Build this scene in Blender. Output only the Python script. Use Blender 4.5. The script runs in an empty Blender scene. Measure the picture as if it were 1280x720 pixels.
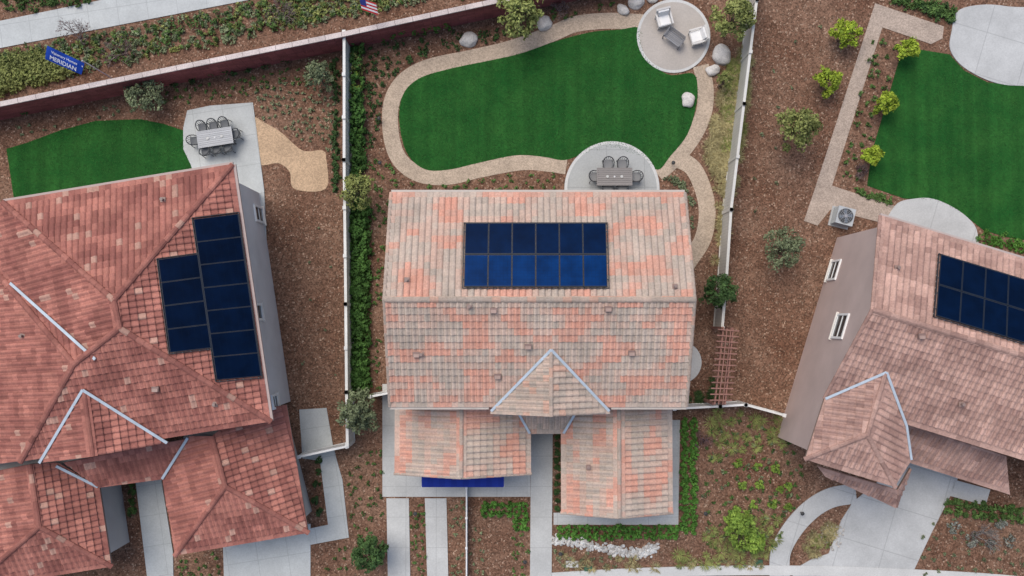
import bpy, math, random
import numpy as np
from mathutils import Vector, noise, Matrix
random.seed(7); rng=np.random.default_rng(7)
H=44.0; F=1100.0; TH=math.atan(40/1100)
CT,ST=math.cos(TH),math.sin(TH)
CAM=Vector((0,0,H))
def ray(u,v):
    dx=(u-640)/F; dy=(360-v)/F
    return Vector((dx,dy*CT+ST,dy*ST-CT))
def P(u,v,z=0.0):
    d=ray(u,v); return CAM+d*((z-H)/d.z)
def plane(a,b,c):
    n=(b-a).cross(c-a).normalized()
    if n.z<0:n=-n
    return (a,n)
def RP(u,v,pl):
    d=ray(u,v); return CAM+d*((pl[0]-CAM).dot(pl[1])/d.dot(pl[1]))
def onpl(x,y,pl):
    p,n=pl; return Vector((x,y,p.z-((x-p.x)*n.x+(y-p.y)*n.y)/n.z))
scene=bpy.context.scene
COL=scene.collection
# ---------------- materials
def base_mat(name):
    m=bpy.data.materials.new(name); m.use_nodes=True
    nt=m.node_tree; return m,nt,nt.nodes['Principled BSDF']
def N(nt,t,**k):
    n=nt.nodes.new(t)
    for a,b in k.items(): setattr(n,a,b)
    return n
def noise_n(nt,vec,scale,detail=4,rough=.55):
    n=N(nt,'ShaderNodeTexNoise'); n.inputs['Scale'].default_value=scale; n.inputs['Detail'].default_value=detail
    n.inputs['Roughness'].default_value=rough
    nt.links.new(vec,n.inputs['Vector']); return n.outputs['Fac']
def mapr(nt,val,a,b,c,d):
    n=N(nt,'ShaderNodeMapRange'); nt.links.new(val,n.inputs[0])
    for i,x in enumerate((a,b,c,d)): n.inputs[i+1].default_value=x
    return n.outputs[0]
def math_n(nt,op,a,b=None):
    n=N(nt,'ShaderNodeMath',operation=op)
    for i,x in enumerate((a,b)):
        if x is None: continue
        if isinstance(x,(int,float)): n.inputs[i].default_value=x
        else: nt.links.new(x,n.inputs[i])
    return n.outputs[0]
def mulcol(nt,col,fac):
    n=N(nt,'ShaderNodeVectorMath',operation='SCALE'); 
    if isinstance(col,tuple): n.inputs[0].default_value=col
    else: nt.links.new(col,n.inputs[0])
    nt.links.new(fac,n.inputs['Scale']); return n.outputs[0]
def mixc(nt,fac,a,b):
    n=N(nt,'ShaderNodeMix',data_type='RGBA')
    if isinstance(fac,(int,float)): n.inputs[0].default_value=fac
    else: nt.links.new(fac,n.inputs[0])
    for i,x in ((6,a),(7,b)):
        if isinstance(x,tuple): n.inputs[i].default_value=(*x[:3],1)
        else: nt.links.new(x,n.inputs[i])
    return n.outputs[2]
def bump(nt,bs,h,strength,dist):
    n=N(nt,'ShaderNodeBump'); n.inputs['Strength'].default_value=strength; n.inputs['Distance'].default_value=dist
    nt.links.new(h,n.inputs['Height']); nt.links.new(n.outputs[0],bs.inputs['Normal'])
def pos(nt): return N(nt,'ShaderNodeNewGeometry').outputs['Position']
def mat_vcol(name,rough=.8,ns=3,na=.15,ns2=30,na2=.12,bstr=.3,spec=.3,metal=0,rand=0.0,fine=True):
    m,nt,bs=base_mat(name); p=pos(nt)
    a=N(nt,'ShaderNodeAttribute',attribute_name='Col').outputs['Color']
    f=mapr(nt,noise_n(nt,p,ns,3),.3,.7,1-na,1+na)
    if fine:
        n2=noise_n(nt,p,ns2,3); f=math_n(nt,'MULTIPLY',f,mapr(nt,n2,.3,.7,1-na2,1+na2))
    if rand>0:
        oi=N(nt,'ShaderNodeObjectInfo').outputs['Random']
        f=math_n(nt,'MULTIPLY',f,mapr(nt,oi,0,1,1-rand,1+rand))
    nt.links.new(mulcol(nt,a,f),bs.inputs['Base Color'])
    bs.inputs['Roughness'].default_value=rough; bs.inputs['Specular IOR Level'].default_value=spec
    bs.inputs['Metallic'].default_value=metal
    if bstr>0: bump(nt,bs,n2,bstr,.02)
    return m
M_tile=mat_vcol('roof_tile',.88,.8,.12,12,.15,0,.2)
M_stucco=mat_vcol('stucco',.9,.6,.08,60,.05,.4,.2)
M_paint=mat_vcol('paint',.5,2,.05,40,.04,0)
M_metal=mat_vcol('flashing',.45,2,.1,20,.08,0,.4)
M_leaf=mat_vcol('foliage',.75,1.6,.2,14,.15,0,.25,rand=.18,fine=False)
M_bark=mat_vcol('bark',.9,5,.2,40,.2,0)
M_rock=mat_vcol('rock',.9,3,.15,18,.2,.6)
M_vinyl=mat_vcol('vinyl',.5,.7,.1,12,.06,0)
M_block=mat_vcol('block_wall',.9,.8,.18,16,.2,.3)
M_wood=mat_vcol('timber',.8,2,.15,30,.2,.3)
M_fabric=mat_vcol('fabric',.9,2,.1,60,.05,.1)
def mat_concrete(name,col,rot=0.0,js=1.5,joints=True,var=.10):
    m,nt,bs=base_mat(name); p=pos(nt)
    f=math_n(nt,'MULTIPLY',mapr(nt,noise_n(nt,p,.55,6,.65),.3,.7,1-var,1+var),mapr(nt,noise_n(nt,p,14,4,.7),.3,.7,.9,1.1))
    c=mulcol(nt,col,f)
    if joints:
        mp=N(nt,'ShaderNodeMapping'); mp.inputs['Rotation'].default_value=(0,0,rot); nt.links.new(p,mp.inputs[0])
        sx=N(nt,'ShaderNodeSeparateXYZ'); nt.links.new(mp.outputs[0],sx.inputs[0])
        def ln(o):
            fr=math_n(nt,'FRACT',math_n(nt,'DIVIDE',o,js)); return math_n(nt,'LESS_THAN',math_n(nt,'ABSOLUTE',math_n(nt,'SUBTRACT',fr,.5)),.010)
        l=math_n(nt,'MAXIMUM',ln(sx.outputs[0]),ln(sx.outputs[1]))
        c=mixc(nt,math_n(nt,'MULTIPLY',l,.4),c,tuple(x*.5 for x in col))
    nt.links.new(c,bs.inputs['Base Color']); bs.inputs['Roughness'].default_value=.88
    return m
M_conc=mat_concrete('concrete',(.48,.485,.47),var=.14)
M_concL=mat_concrete('concrete_rot',(.47,.49,.48),rot=math.radians(-9),var=.14)
M_concR=mat_concrete('concrete_rot2',(.47,.475,.465),rot=math.radians(17),js=2.2,var=.14)
M_conc0=mat_concrete('concrete_plain',(.55,.55,.53),joints=False)
M_patio=mat_concrete('patio_concrete',(.38,.39,.38),js=1.9)
M_patio2=mat_concrete('patio_concrete_warm',(.43,.39,.35),joints=False)
def mat_gravel(name,col):
    m,nt,bs=base_mat(name); p=pos(nt)
    v=N(nt,'ShaderNodeTexVoronoi'); v.inputs['Scale'].default_value=20; nt.links.new(p,v.inputs['Vector'])
    sx=N(nt,'ShaderNodeSeparateColor'); nt.links.new(v.outputs['Color'],sx.inputs[0])
    f=math_n(nt,'MULTIPLY',mapr(nt,sx.outputs[0],0,1,.78,1.22),mapr(nt,noise_n(nt,p,1.1),.3,.7,.88,1.12))
    nt.links.new(mulcol(nt,col,f),bs.inputs['Base Color']); bs.inputs['Roughness'].default_value=.95
    return m
M_gravel=mat_gravel('gravel',(.44,.35,.265))
M_gravel2=mat_gravel('gravel_orange',(.49,.345,.22))
M_paver=mat_gravel('paver',(.40,.32,.26))
def mat_lawn():
    m,nt,bs=base_mat('lawn'); p=pos(nt)
    n1=noise_n(nt,p,.7,5,.6); n2=noise_n(nt,p,9,5,.7); n3=noise_n(nt,p,45,2,.8)
    mp=N(nt,'ShaderNodeMapping'); mp.inputs['Scale'].default_value=(1,.03,1); nt.links.new(p,mp.inputs[0])
    st=noise_n(nt,mp.outputs[0],2.3,2,.5)
    f=math_n(nt,'MULTIPLY',mapr(nt,n2,.3,.7,.78,1.22),mapr(nt,n3,.3,.7,.75,1.25))
    f=math_n(nt,'MULTIPLY',f,mapr(nt,st,.35,.65,.86,1.14))
    c=mixc(nt,mapr(nt,n1,.35,.7,0,1),(.013,.088,.016),(.028,.122,.023))
    nt.links.new(mulcol(nt,c,f),bs.inputs['Base Color']); bs.inputs['Roughness'].default_value=.9
    bs.inputs['Specular IOR Level'].default_value=.15
    bump(nt,bs,n3,.8,.03); return m
M_lawn=mat_lawn()
def mat_mulch():
    m,nt,bs=base_mat('mulch'); p=pos(nt)
    v=N(nt,'ShaderNodeTexVoronoi'); v.inputs['Scale'].default_value=16
    nt.links.new(p,v.inputs['Vector'])
    sx=N(nt,'ShaderNodeSeparateColor'); nt.links.new(v.outputs['Color'],sx.inputs[0])
    c=mixc(nt,mapr(nt,noise_n(nt,p,.35,5,.65),.35,.65,0,1),(.140,.073,.047),(.205,.122,.083))
    c=mixc(nt,math_n(nt,'MULTIPLY',math_n(nt,'GREATER_THAN',sx.outputs[1],.93),.7),c,(.36,.26,.19))
    f=math_n(nt,'MULTIPLY',mapr(nt,sx.outputs[0],0,1,.55,1.45),mapr(nt,noise_n(nt,p,3,7,.78),.3,.7,.66,1.34))
    c=mulcol(nt,c,f)
    ln=N(nt,'ShaderNodeVectorMath',operation='LENGTH'); nt.links.new(p,ln.inputs[0])
    c=mixc(nt,mapr(nt,ln.outputs['Value'],60,120,0,1),c,(.13,.12,.06))
    nt.links.new(c,bs.inputs['Base Color']); bs.inputs['Roughness'].default_value=1
    bs.inputs['Specular IOR Level'].default_value=.1
    return m
M_mulch=mat_mulch()
def mat_panel():
    m,nt,bs=base_mat('solar_glass')
    a=N(nt,'ShaderNodeAttribute',attribute_name='Col').outputs['Color']
    sx=N(nt,'ShaderNodeSeparateColor'); nt.links.new(a,sx.inputs[0])
    def ln(o,k,w):
        fr=math_n(nt,'FRACT',math_n(nt,'MULTIPLY',o,k)); return math_n(nt,'GREATER_THAN',math_n(nt,'ABSOLUTE',math_n(nt,'SUBTRACT',fr,.5)),.5-w)
    l=math_n(nt,'MAXIMUM',ln(sx.outputs[0],6,.03),ln(sx.outputs[1],10,.03))
    p=pos(nt)
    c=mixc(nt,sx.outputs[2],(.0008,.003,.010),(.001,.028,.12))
    c=mulcol(nt,c,mapr(nt,noise_n(nt,p,1.3),.3,.7,.7,1.3))
    c=mixc(nt,math_n(nt,'MULTIPLY',l,.4),c,(.004,.012,.03))
    nt.links.new(c,bs.inputs['Base Color']); bs.inputs['Roughness'].default_value=.25; bs.inputs['Specular IOR Level'].default_value=.06
    return m
M_panel=mat_panel()
def mat_glass():
    m,nt,bs=base_mat('window_glass'); p=pos(nt)
    nt.links.new(mulcol(nt,(.03,.04,.045),mapr(nt,noise_n(nt,p,1),.3,.7,.6,1.4)),bs.inputs['Base Color'])
    bs.inputs['Roughness'].default_value=.08; return m
M_glass=mat_glass()
M_asph=mat_concrete('asphalt',(.05,.05,.052),joints=False,var=.2)
# ---------------- mesh builder
class MB:
    def __init__(s): s.v=[];s.f=[];s.c=[];s.m=[]
    def add(s,vs,fs,col,mat=0):
        o=len(s.v); s.v.extend([tuple(x) for x in vs])
        for f in fs: s.f.append([i+o for i in f]); s.c.append(col); s.m.append(mat)
    def build(s,name,mats,parent=None,smooth=False,loc=None):
        me=bpy.data.meshes.new(name); me.from_pydata(s.v,[],s.f); 
        for m in mats: me.materials.append(m)
        me.polygons.foreach_set('material_index',s.m)
        ca=me.color_attributes.new('Col','FLOAT_COLOR','CORNER')
        arr=[]
        for f,c in zip(s.f,s.c):
            cc=(c[0],c[1],c[2],1.0)
            arr.extend(cc*len(f))
        ca.data.foreach_set('color',arr)
        if smooth: me.polygons.foreach_set('use_smooth',[True]*len(s.f))
        me.update()
        o=bpy.data.objects.new(name,me); COL.objects.link(o)
        if parent: o.parent=parent
        if loc is not None: o.location=loc
        return o
def empty(name):
    o=bpy.data.objects.new(name,None); COL.objects.link(o); return o
BF=[(0,3,2,1),(4,5,6,7),(0,1,5,4),(1,2,6,5),(2,3,7,6),(3,0,4,7)]
def obox(mb,c,ax,ay,az,col,mat=0):
    c=Vector(c); vs=[]
    for z in (-1,1):
        for x,y in ((-1,-1),(1,-1),(1,1),(-1,1)): vs.append(c+ax*x+ay*y+az*z)
    mb.add(vs,BF,col,mat)
def box(mb,c,sx,sy,sz,col,rot=0,mat=0):
    r=Matrix.Rotation(rot,3,'Z')
    obox(mb,c,r@Vector((sx/2,0,0)),r@Vector((0,sy/2,0)),Vector((0,0,sz/2)),col,mat)
def beam(mb,p0,p1,w,h,col,mat=0,up=Vector((0,0,1))):
    p0=Vector(p0);p1=Vector(p1); d=(p1-p0); L=d.length
    if L<1e-4:return
    d/=L; s=d.cross(up)
    if s.length<1e-3: s=d.cross(Vector((1,0,0)))
    s.normalize(); t=s.cross(d).normalized()
    obox(mb,(p0+p1)/2,d*L/2,s*w/2,t*h/2,col,mat)
def tube(mb,p0,p1,r0,r1,col,n=8,mat=0,cap=True):
    p0=Vector(p0);p1=Vector(p1); d=(p1-p0).normalized(); s=d.cross(Vector((0,0,1)))
    if s.length<1e-3: s=Vector((1,0,0))
    s.normalize(); t=d.cross(s); vs=[]
    for p,r in ((p0,r0),(p1,r1)):
        for i in range(n):
            a=2*math.pi*i/n; vs.append(p+(s*math.cos(a)+t*math.sin(a))*r)
    fs=[(i,(i+1)%n,n+(i+1)%n,n+i) for i in range(n)]
    if cap: fs+= [tuple(range(n-1,-1,-1)),tuple(range(n,2*n))]
    mb.add(vs,fs,col,mat)
# ---------------- slabs
def cr(pts,n=6,closed=True):
    out=[];L=len(pts)
    rngi=range(L) if closed else range(L-1)
    for i in rngi:
        if closed: p=[Vector(pts[(i+k)%L]) for k in (-1,0,1,2)]
        else: p=[Vector(pts[min(max(i+k,0),L-1)]) for k in (-1,0,1,2)]
        for j in range(n):
            t=j/n
            out.append(.5*((2*p[1])+(p[2]-p[0])*t+(2*p[0]-5*p[1]+4*p[2]-p[3])*t*t+(3*p[1]-p[0]-3*p[2]+p[3])*t**3))
    if not closed: out.append(Vector(pts[-1]))
    return out
def slab(name,px,z,mat,smooth=False,world=False,bottom=-.1,parent=None):
    if smooth: px=cr([Vector((a,b)) for a,b in px])
    pts=[Vector((p[0],p[1],z)) if world else P(p[0],p[1],z) for p in px]
    A=sum(pts[i].x*pts[(i+1)%len(pts)].y-pts[(i+1)%len(pts)].x*pts[i].y for i in range(len(pts)))
    if A<0: pts.reverse()
    n=len(pts); mb=MB()
    vs=pts+[Vector((p.x,p.y,bottom)) for p in pts]
    mb.add(vs,[tuple(range(n))]+[(i,n+i,n+(i+1)%n,(i+1)%n) for i in range(n)],(.5,.5,.5))
    return mb.build(name,[mat],parent)
def ribbon(px,w,smooth=True):
    pts=cr([Vector(p) for p in px],6,False) if smooth else [Vector(p) for p in px]
    L=[];R=[]
    for i,p in enumerate(pts):
        d=(pts[min(i+1,len(pts)-1)]-pts[max(i-1,0)]).normalized(); nn=Vector((-d.y,d.x))
        L.append(p+nn*w/2); R.append(p-nn*w/2)
    return [tuple(x) for x in L+R[::-1]]
def circle_px(u,v,r,n=64): return [(u+r*math.cos(2*math.pi*i/n),v+r*math.sin(2*math.pi*i/n)) for i in range(n)]
# ---------------- roof tiles
def clip(poly,a,b,c):   # keep a*x+b*y<=c
    out=[];n=len(poly)
    for i in range(n):
        p=poly[i];q=poly[(i+1)%n]; dp=a*p[0]+b*p[1]-c; dq=a*q[0]+b*q[1]-c
        if dp<=0: out.append(p)
        if (dp<0 and dq>0) or (dp>0 and dq<0):
            t=dp/(dp-dq); out.append((p[0]+(q[0]-p[0])*t,p[1]+(q[1]-p[1])*t))
    return out
def area(poly): return .5*sum(poly[i][0]*poly[(i+1)%len(poly)][1]-poly[(i+1)%len(poly)][0]*poly[i][1] for i in range(len(poly)))
def tiles(mb,pts,pal,tw=.27,th=.315,stag=False,lift0=0.0):
    n=Vector((0,0,0))
    for i in range(len(pts)): n+=(pts[i]-pts[0]).cross(pts[(i+1)%len(pts)]-pts[0])
    n.normalize()
    if n.z<0: n=-n; pts=pts[::-1]
    up=(Vector((0,0,1))-n*n.z).normalized(); U=up.cross(n); O=pts[0]
    p2=[((p-O).dot(U),(p-O).dot(up)) for p in pts]
    mb.add(pts,[tuple(range(len(pts)))],(.10,.06,.05))
    mb.add([p-Vector((0,0,.14)) for p in pts],[tuple(range(len(pts)-1,-1,-1))],(.45,.38,.32))
    m=len(pts)
    mb.add(list(pts)+[p-Vector((0,0,.14)) for p in pts],[(i,m+i,m+(i+1)%m,(i+1)%m) for i in range(m)],(.30,.22,.18))
    off=(random.random()*50,random.random()*50)
    v0=min(p[1] for p in p2)-.04; vm=max(p[1] for p in p2); um0=min(p[0] for p in p2)
    r=0
    while v0<vm:
        v1=v0+th
        row=clip(clip(p2,0,-1,-v0),0,1,v1)
        if len(row)>=3:
            umin=min(p[0] for p in row);umax=max(p[0] for p in row)
            k=int((umin-um0)/tw)-1
            so=(tw*.5 if (stag and r%2) else 0)
            while um0+k*tw+so<umax:
                u0=um0+k*tw+so;u1=u0+tw
                cell=clip(clip(row,-1,0,-u0-.003),1,0,u1-.003)
                k+=1
                if len(cell)<3: continue
                ar=area(cell)
                if ar<.002: continue
                col=pal(k,r,off); jz=random.uniform(-.005,.005); jt=random.uniform(-.005,.005)
                dk=tuple(x*.62 for x in col)  # course shade painted into the tile's front and side faces
                def L(u,v): return lift0+.072-.056*(v-v0)/th+jz+jt*(u-u0)/tw
                if ar>.97*(tw-.006)*th:
                    # rounded S profile: a barrel and a shallow pan
                    fr=(0,.16,.34,.52,.72,1); prof=(.006,.046,.058,.040,.006,.0); vs=[]
                    for vv in (v0,v1):
                        for f_,h_ in zip(fr,prof):
                            uu=u0+.003+(tw-.006)*f_
                            vs.append(O+U*uu+up*vv+n*(L(uu,vv)+h_))
                    for f_ in fr:
                        uu=u0+.003+(tw-.006)*f_; vs.append(O+U*uu+up*v0)
                    vs.append(O+U*(u0+.003)+up*v1); vs.append(O+U*(u1-.003)+up*v1)
                    mb.add(vs,[(i,i+1,i+7,i+6) for i in range(5)],col)
                    o=len(mb.v)-len(vs)
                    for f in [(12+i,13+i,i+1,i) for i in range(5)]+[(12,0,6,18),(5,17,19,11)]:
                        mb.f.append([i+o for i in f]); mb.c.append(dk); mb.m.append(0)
                else:
                    q=len(cell)
                    vs=[O+U*a+up*b+n*(L(a,b)+.016) for a,b in cell]+[O+U*a+up*b for a,b in cell]
                    mb.add(vs,[tuple(range(q))]+[(q+i,q+(i+1)%q,(i+1)%q,i) for i in range(q)],col)
        v0=v1; r+=1
def caps(mb,p0,p1,pal,r=.13,lift=.04,seg=.36):
    p0=Vector(p0);p1=Vector(p1); d=p1-p0; L=d.length; d/=L
    k=max(1,int(L/seg)); s=d.cross(Vector((0,0,1))).normalized(); t=s.cross(d)
    if t.z<0:t=-t
    for i in range(k):
        a=p0+d*(L*i/k); b=p0+d*(L*(i+1.12)/k); col=tuple(x*.9 for x in pal(i,int(r*10)+i,(3.3,9.1)))
        vs=[]
        for p,rr in ((a,r*.9),(b,r*1.05)):
            for q in range(6):
                an=math.pi*(q/5)*1.2-.1*math.pi
                vs.append(p+s*math.cos(an)*rr+t*(math.sin(an)*rr*.75+lift))
        mb.add(vs,[(q,q+1,q+7,q+6) for q in range(5)]+[tuple(range(5,-1,-1)),tuple(range(6,12))],col)
def flash(mb,p0,p1,w=.12,lift=.12):
    z=Vector((0,0,lift)); beam(mb,Vector(p0)+z,Vector(p1)+z,w,.03,(.46,.53,.59),1)
def mixp(a,b,t): return tuple(a[i]*(1-t)+b[i]*t for i in range(3))
def jit(c,a=.1):
    k=1+random.uniform(-a,a); return tuple(x*k for x in c)
def pal_c(k,r,off):
    v=noise.noise(Vector((k*.19+off[0],r*.42+off[1],0)))+random.uniform(-.09,.09)
    if v>.12: c=mixp((.60,.305,.225),(.56,.335,.26),random.random())
    elif v>-.08: c=mixp((.54,.375,.30),(.50,.375,.305),random.random())
    else: c=mixp((.43,.36,.30),(.50,.395,.325),random.random())
    return jit(c,.06)
def pal_cg(k,r,off):
    c=mixp((.40,.335,.28),(.49,.375,.305),random.random())
    if random.random()<.1:c=(.53,.34,.26)
    return jit(c,.06)
def pal_l(k,r,off):
    v=noise.noise(Vector((k*.22+off[0],r*.4+off[1],0)))*.9+random.uniform(-.3,.3)+.4
    c=mixp((.27,.105,.085),(.46,.195,.150),min(1,max(0,v)))
    if random.random()<.04:c=(.46,.27,.21)
    return jit(c,.09)
def pal_r(k,r,off):
    v=noise.noise(Vector((k*.22+off[0],r*.4+off[1],0)))*.9+random.uniform(-.35,.35)+.5
    c=mixp((.335,.205,.17),(.52,.335,.275),min(1,max(0,v)))
    return jit(c,.08)
def vent(mb,p,kind=0):
    p=Vector(p)
    if kind==0:
        tube(mb,p-Vector((0,0,.1)),p+Vector((0,0,.26)),.05,.05,(.22,.16,.14),10,1); tube(mb,p+Vector((0,0,.24)),p+Vector((0,0,.28)),.07,.07,(.26,.19,.165),10,1)
        box(mb,p+Vector((0,0,.05)),.22,.22,.04,(.28,.19,.16),0,1)
    else:
        box(mb,p+Vector((0,0,.08)),.30,.22,.12,(.22,.145,.125),0,1); box(mb,p+Vector((0,-.05,.155)),.24,.14,.04,(.36,.25,.21),0,1)
def wallring(mb,xy,z1,col,z0=-.1,mat=0):
    n=len(xy); A=sum(xy[i][0]*xy[(i+1)%n][1]-xy[(i+1)%n][0]*xy[i][1] for i in range(n))
    if A<0: xy=xy[::-1]; z1=z1[::-1] if isinstance(z1,list) else z1
    zs=z1 if isinstance(z1,list) else [z1]*n
    vs=[Vector((x,y,z0)) for x,y in xy]+[Vector((xy[i][0],xy[i][1],zs[i])) for i in range(n)]
    mb.add(vs,[(i,(i+1)%n,n+(i+1)%n,n+i) for i in range(n)]+[tuple(range(n,2*n))],col,mat)
def inset(pts,d):
    pts=[Vector((p[0],p[1])) for p in pts]; n=len(pts)
    A=sum(pts[i].x*pts[(i+1)%n].y-pts[(i+1)%n].x*pts[i].y for i in range(n))
    if A<0: pts.reverse()
    out=[]
    for i in range(n):
        a,b,c2=pts[i-1],pts[i],pts[(i+1)%n]
        e1=(b-a).normalized();e2=(c2-b).normalized(); n1=Vector((-e1.y,e1.x));n2=Vector((-e2.y,e2.x))
        bis=(n1+n2); k=bis.length_squared/2
        out.append(tuple(b+bis/k*d))
    return out
def window(mb,c,nrm,w,h):
    c=Vector(c); nrm=Vector((nrm.x,nrm.y,0)).normalized(); t=Vector((-nrm.y,nrm.x,0)); z=Vector((0,0,1))
    fr=(.78,.78,.76)
    obox(mb,c+nrm*.01,t*w/2,nrm*.02,z*h/2,(.03,.04,.05),1)
    for s in (-1,1):
        obox(mb,c+t*s*(w/2)+nrm*.03,t*.05,nrm*.05,z*(h/2+.05),fr)
        obox(mb,c+z*s*(h/2)+nrm*.03,t*(w/2-.05),nrm*.048,z*.05,fr)
    obox(mb,c+nrm*.03,t*(w/2-.05),nrm*.03,z*.022,fr)
    obox(mb,c-z*(h/2+.09)+nrm*.06,t*(w/2+.12),nrm*.07,z*.035,(.7,.66,.6))
def solar(name,parent,c4,nc,nr,blue,lift=.20):
    tl,tr,br,bl=c4; n=(tr-tl).cross(bl-tl).normalized()
    if n.z<0:n=-n
    mb=MB()
    def at(a,b): return (tl*(1-a)+tr*a)*(1-b)+(bl*(1-a)+br*a)*b+n*lift
    for i in range(nc):
        for j in range(nr):
            a0,a1=i/nc,(i+1)/nc;b0,b1=j/nr,(j+1)/nr
            q=[at(a0,b1),at(a1,b1),at(a1,b0),at(a0,b0)]
            ctr=sum(q,Vector())/4
            q=[p+(ctr-p).normalized()*.012 for p in q]
            e=[p+(ctr-p).normalized()*.045 for p in q]
            bl_=blue(i,j)
            mb.add(q+e,[(0,1,5,4),(1,2,6,5),(2,3,7,6),(3,0,4,7)],(.012,.018,.03),1)
            mb.add(q+[p-n*.04 for p in q],[(0,4,5,1),(1,5,6,2),(2,6,7,3),(3,7,4,0)],(.02,.02,.02),1)
            mb.add([p-n*.003 for p in e],[(0,1,2,3)],('uv',bl_),0)
    for j in range(nr):
        for f in (.25,.75):
            b=(j+f)/nr; beam(mb,at(-.012,b)-n*.09,at(1.012,b)-n*.09,.05,.05,(.12,.12,.13),1)
    for a,b in ((at(-.01,-.01),at(1.01,-.01)),(at(1.01,-.01),at(1.01,1.01)),(at(1.01,1.01),at(-.01,1.01)),(at(-.01,1.01),at(-.01,-.01))):
        beam(mb,a-n*.07,b-n*.07,.03,.10,(.03,.03,.035),1)
        k=int((b-a).length/.3)
        for i in range(k): 
            p=a.lerp(b,(i+.5)/k)-n*.10; box(mb,p,.05,.05,.03,(.42,.42,.42),0,1)
    me=bpy.data.meshes.new(name)
    me.from_pydata(mb.v,[],mb.f); me.materials.append(M_panel); me.materials.append(M_metal)
    me.polygons.foreach_set('material_index',mb.m)
    ca=me.color_attributes.new('Col','FLOAT_COLOR','CORNER'); arr=[]
    for f,c in zip(mb.f,mb.c):
        if c[0]=='uv':
            for uv in ((0,0),(1,0),(1,1),(0,1)): arr.extend((uv[0],uv[1],c[1],1))
        else: arr.extend((c[0],c[1],c[2],1)*len(f))
    ca.data.foreach_set('color',arr)
    ob=bpy.data.objects.new(name,me); COL.objects.link(ob); ob.parent=parent

# =============== GROUND
g=slab('ground',[(-1500,-1500),(1500,-1500),(1500,1500),(-1500,1500)],0,M_mulch,world=True,bottom=-1)

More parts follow.
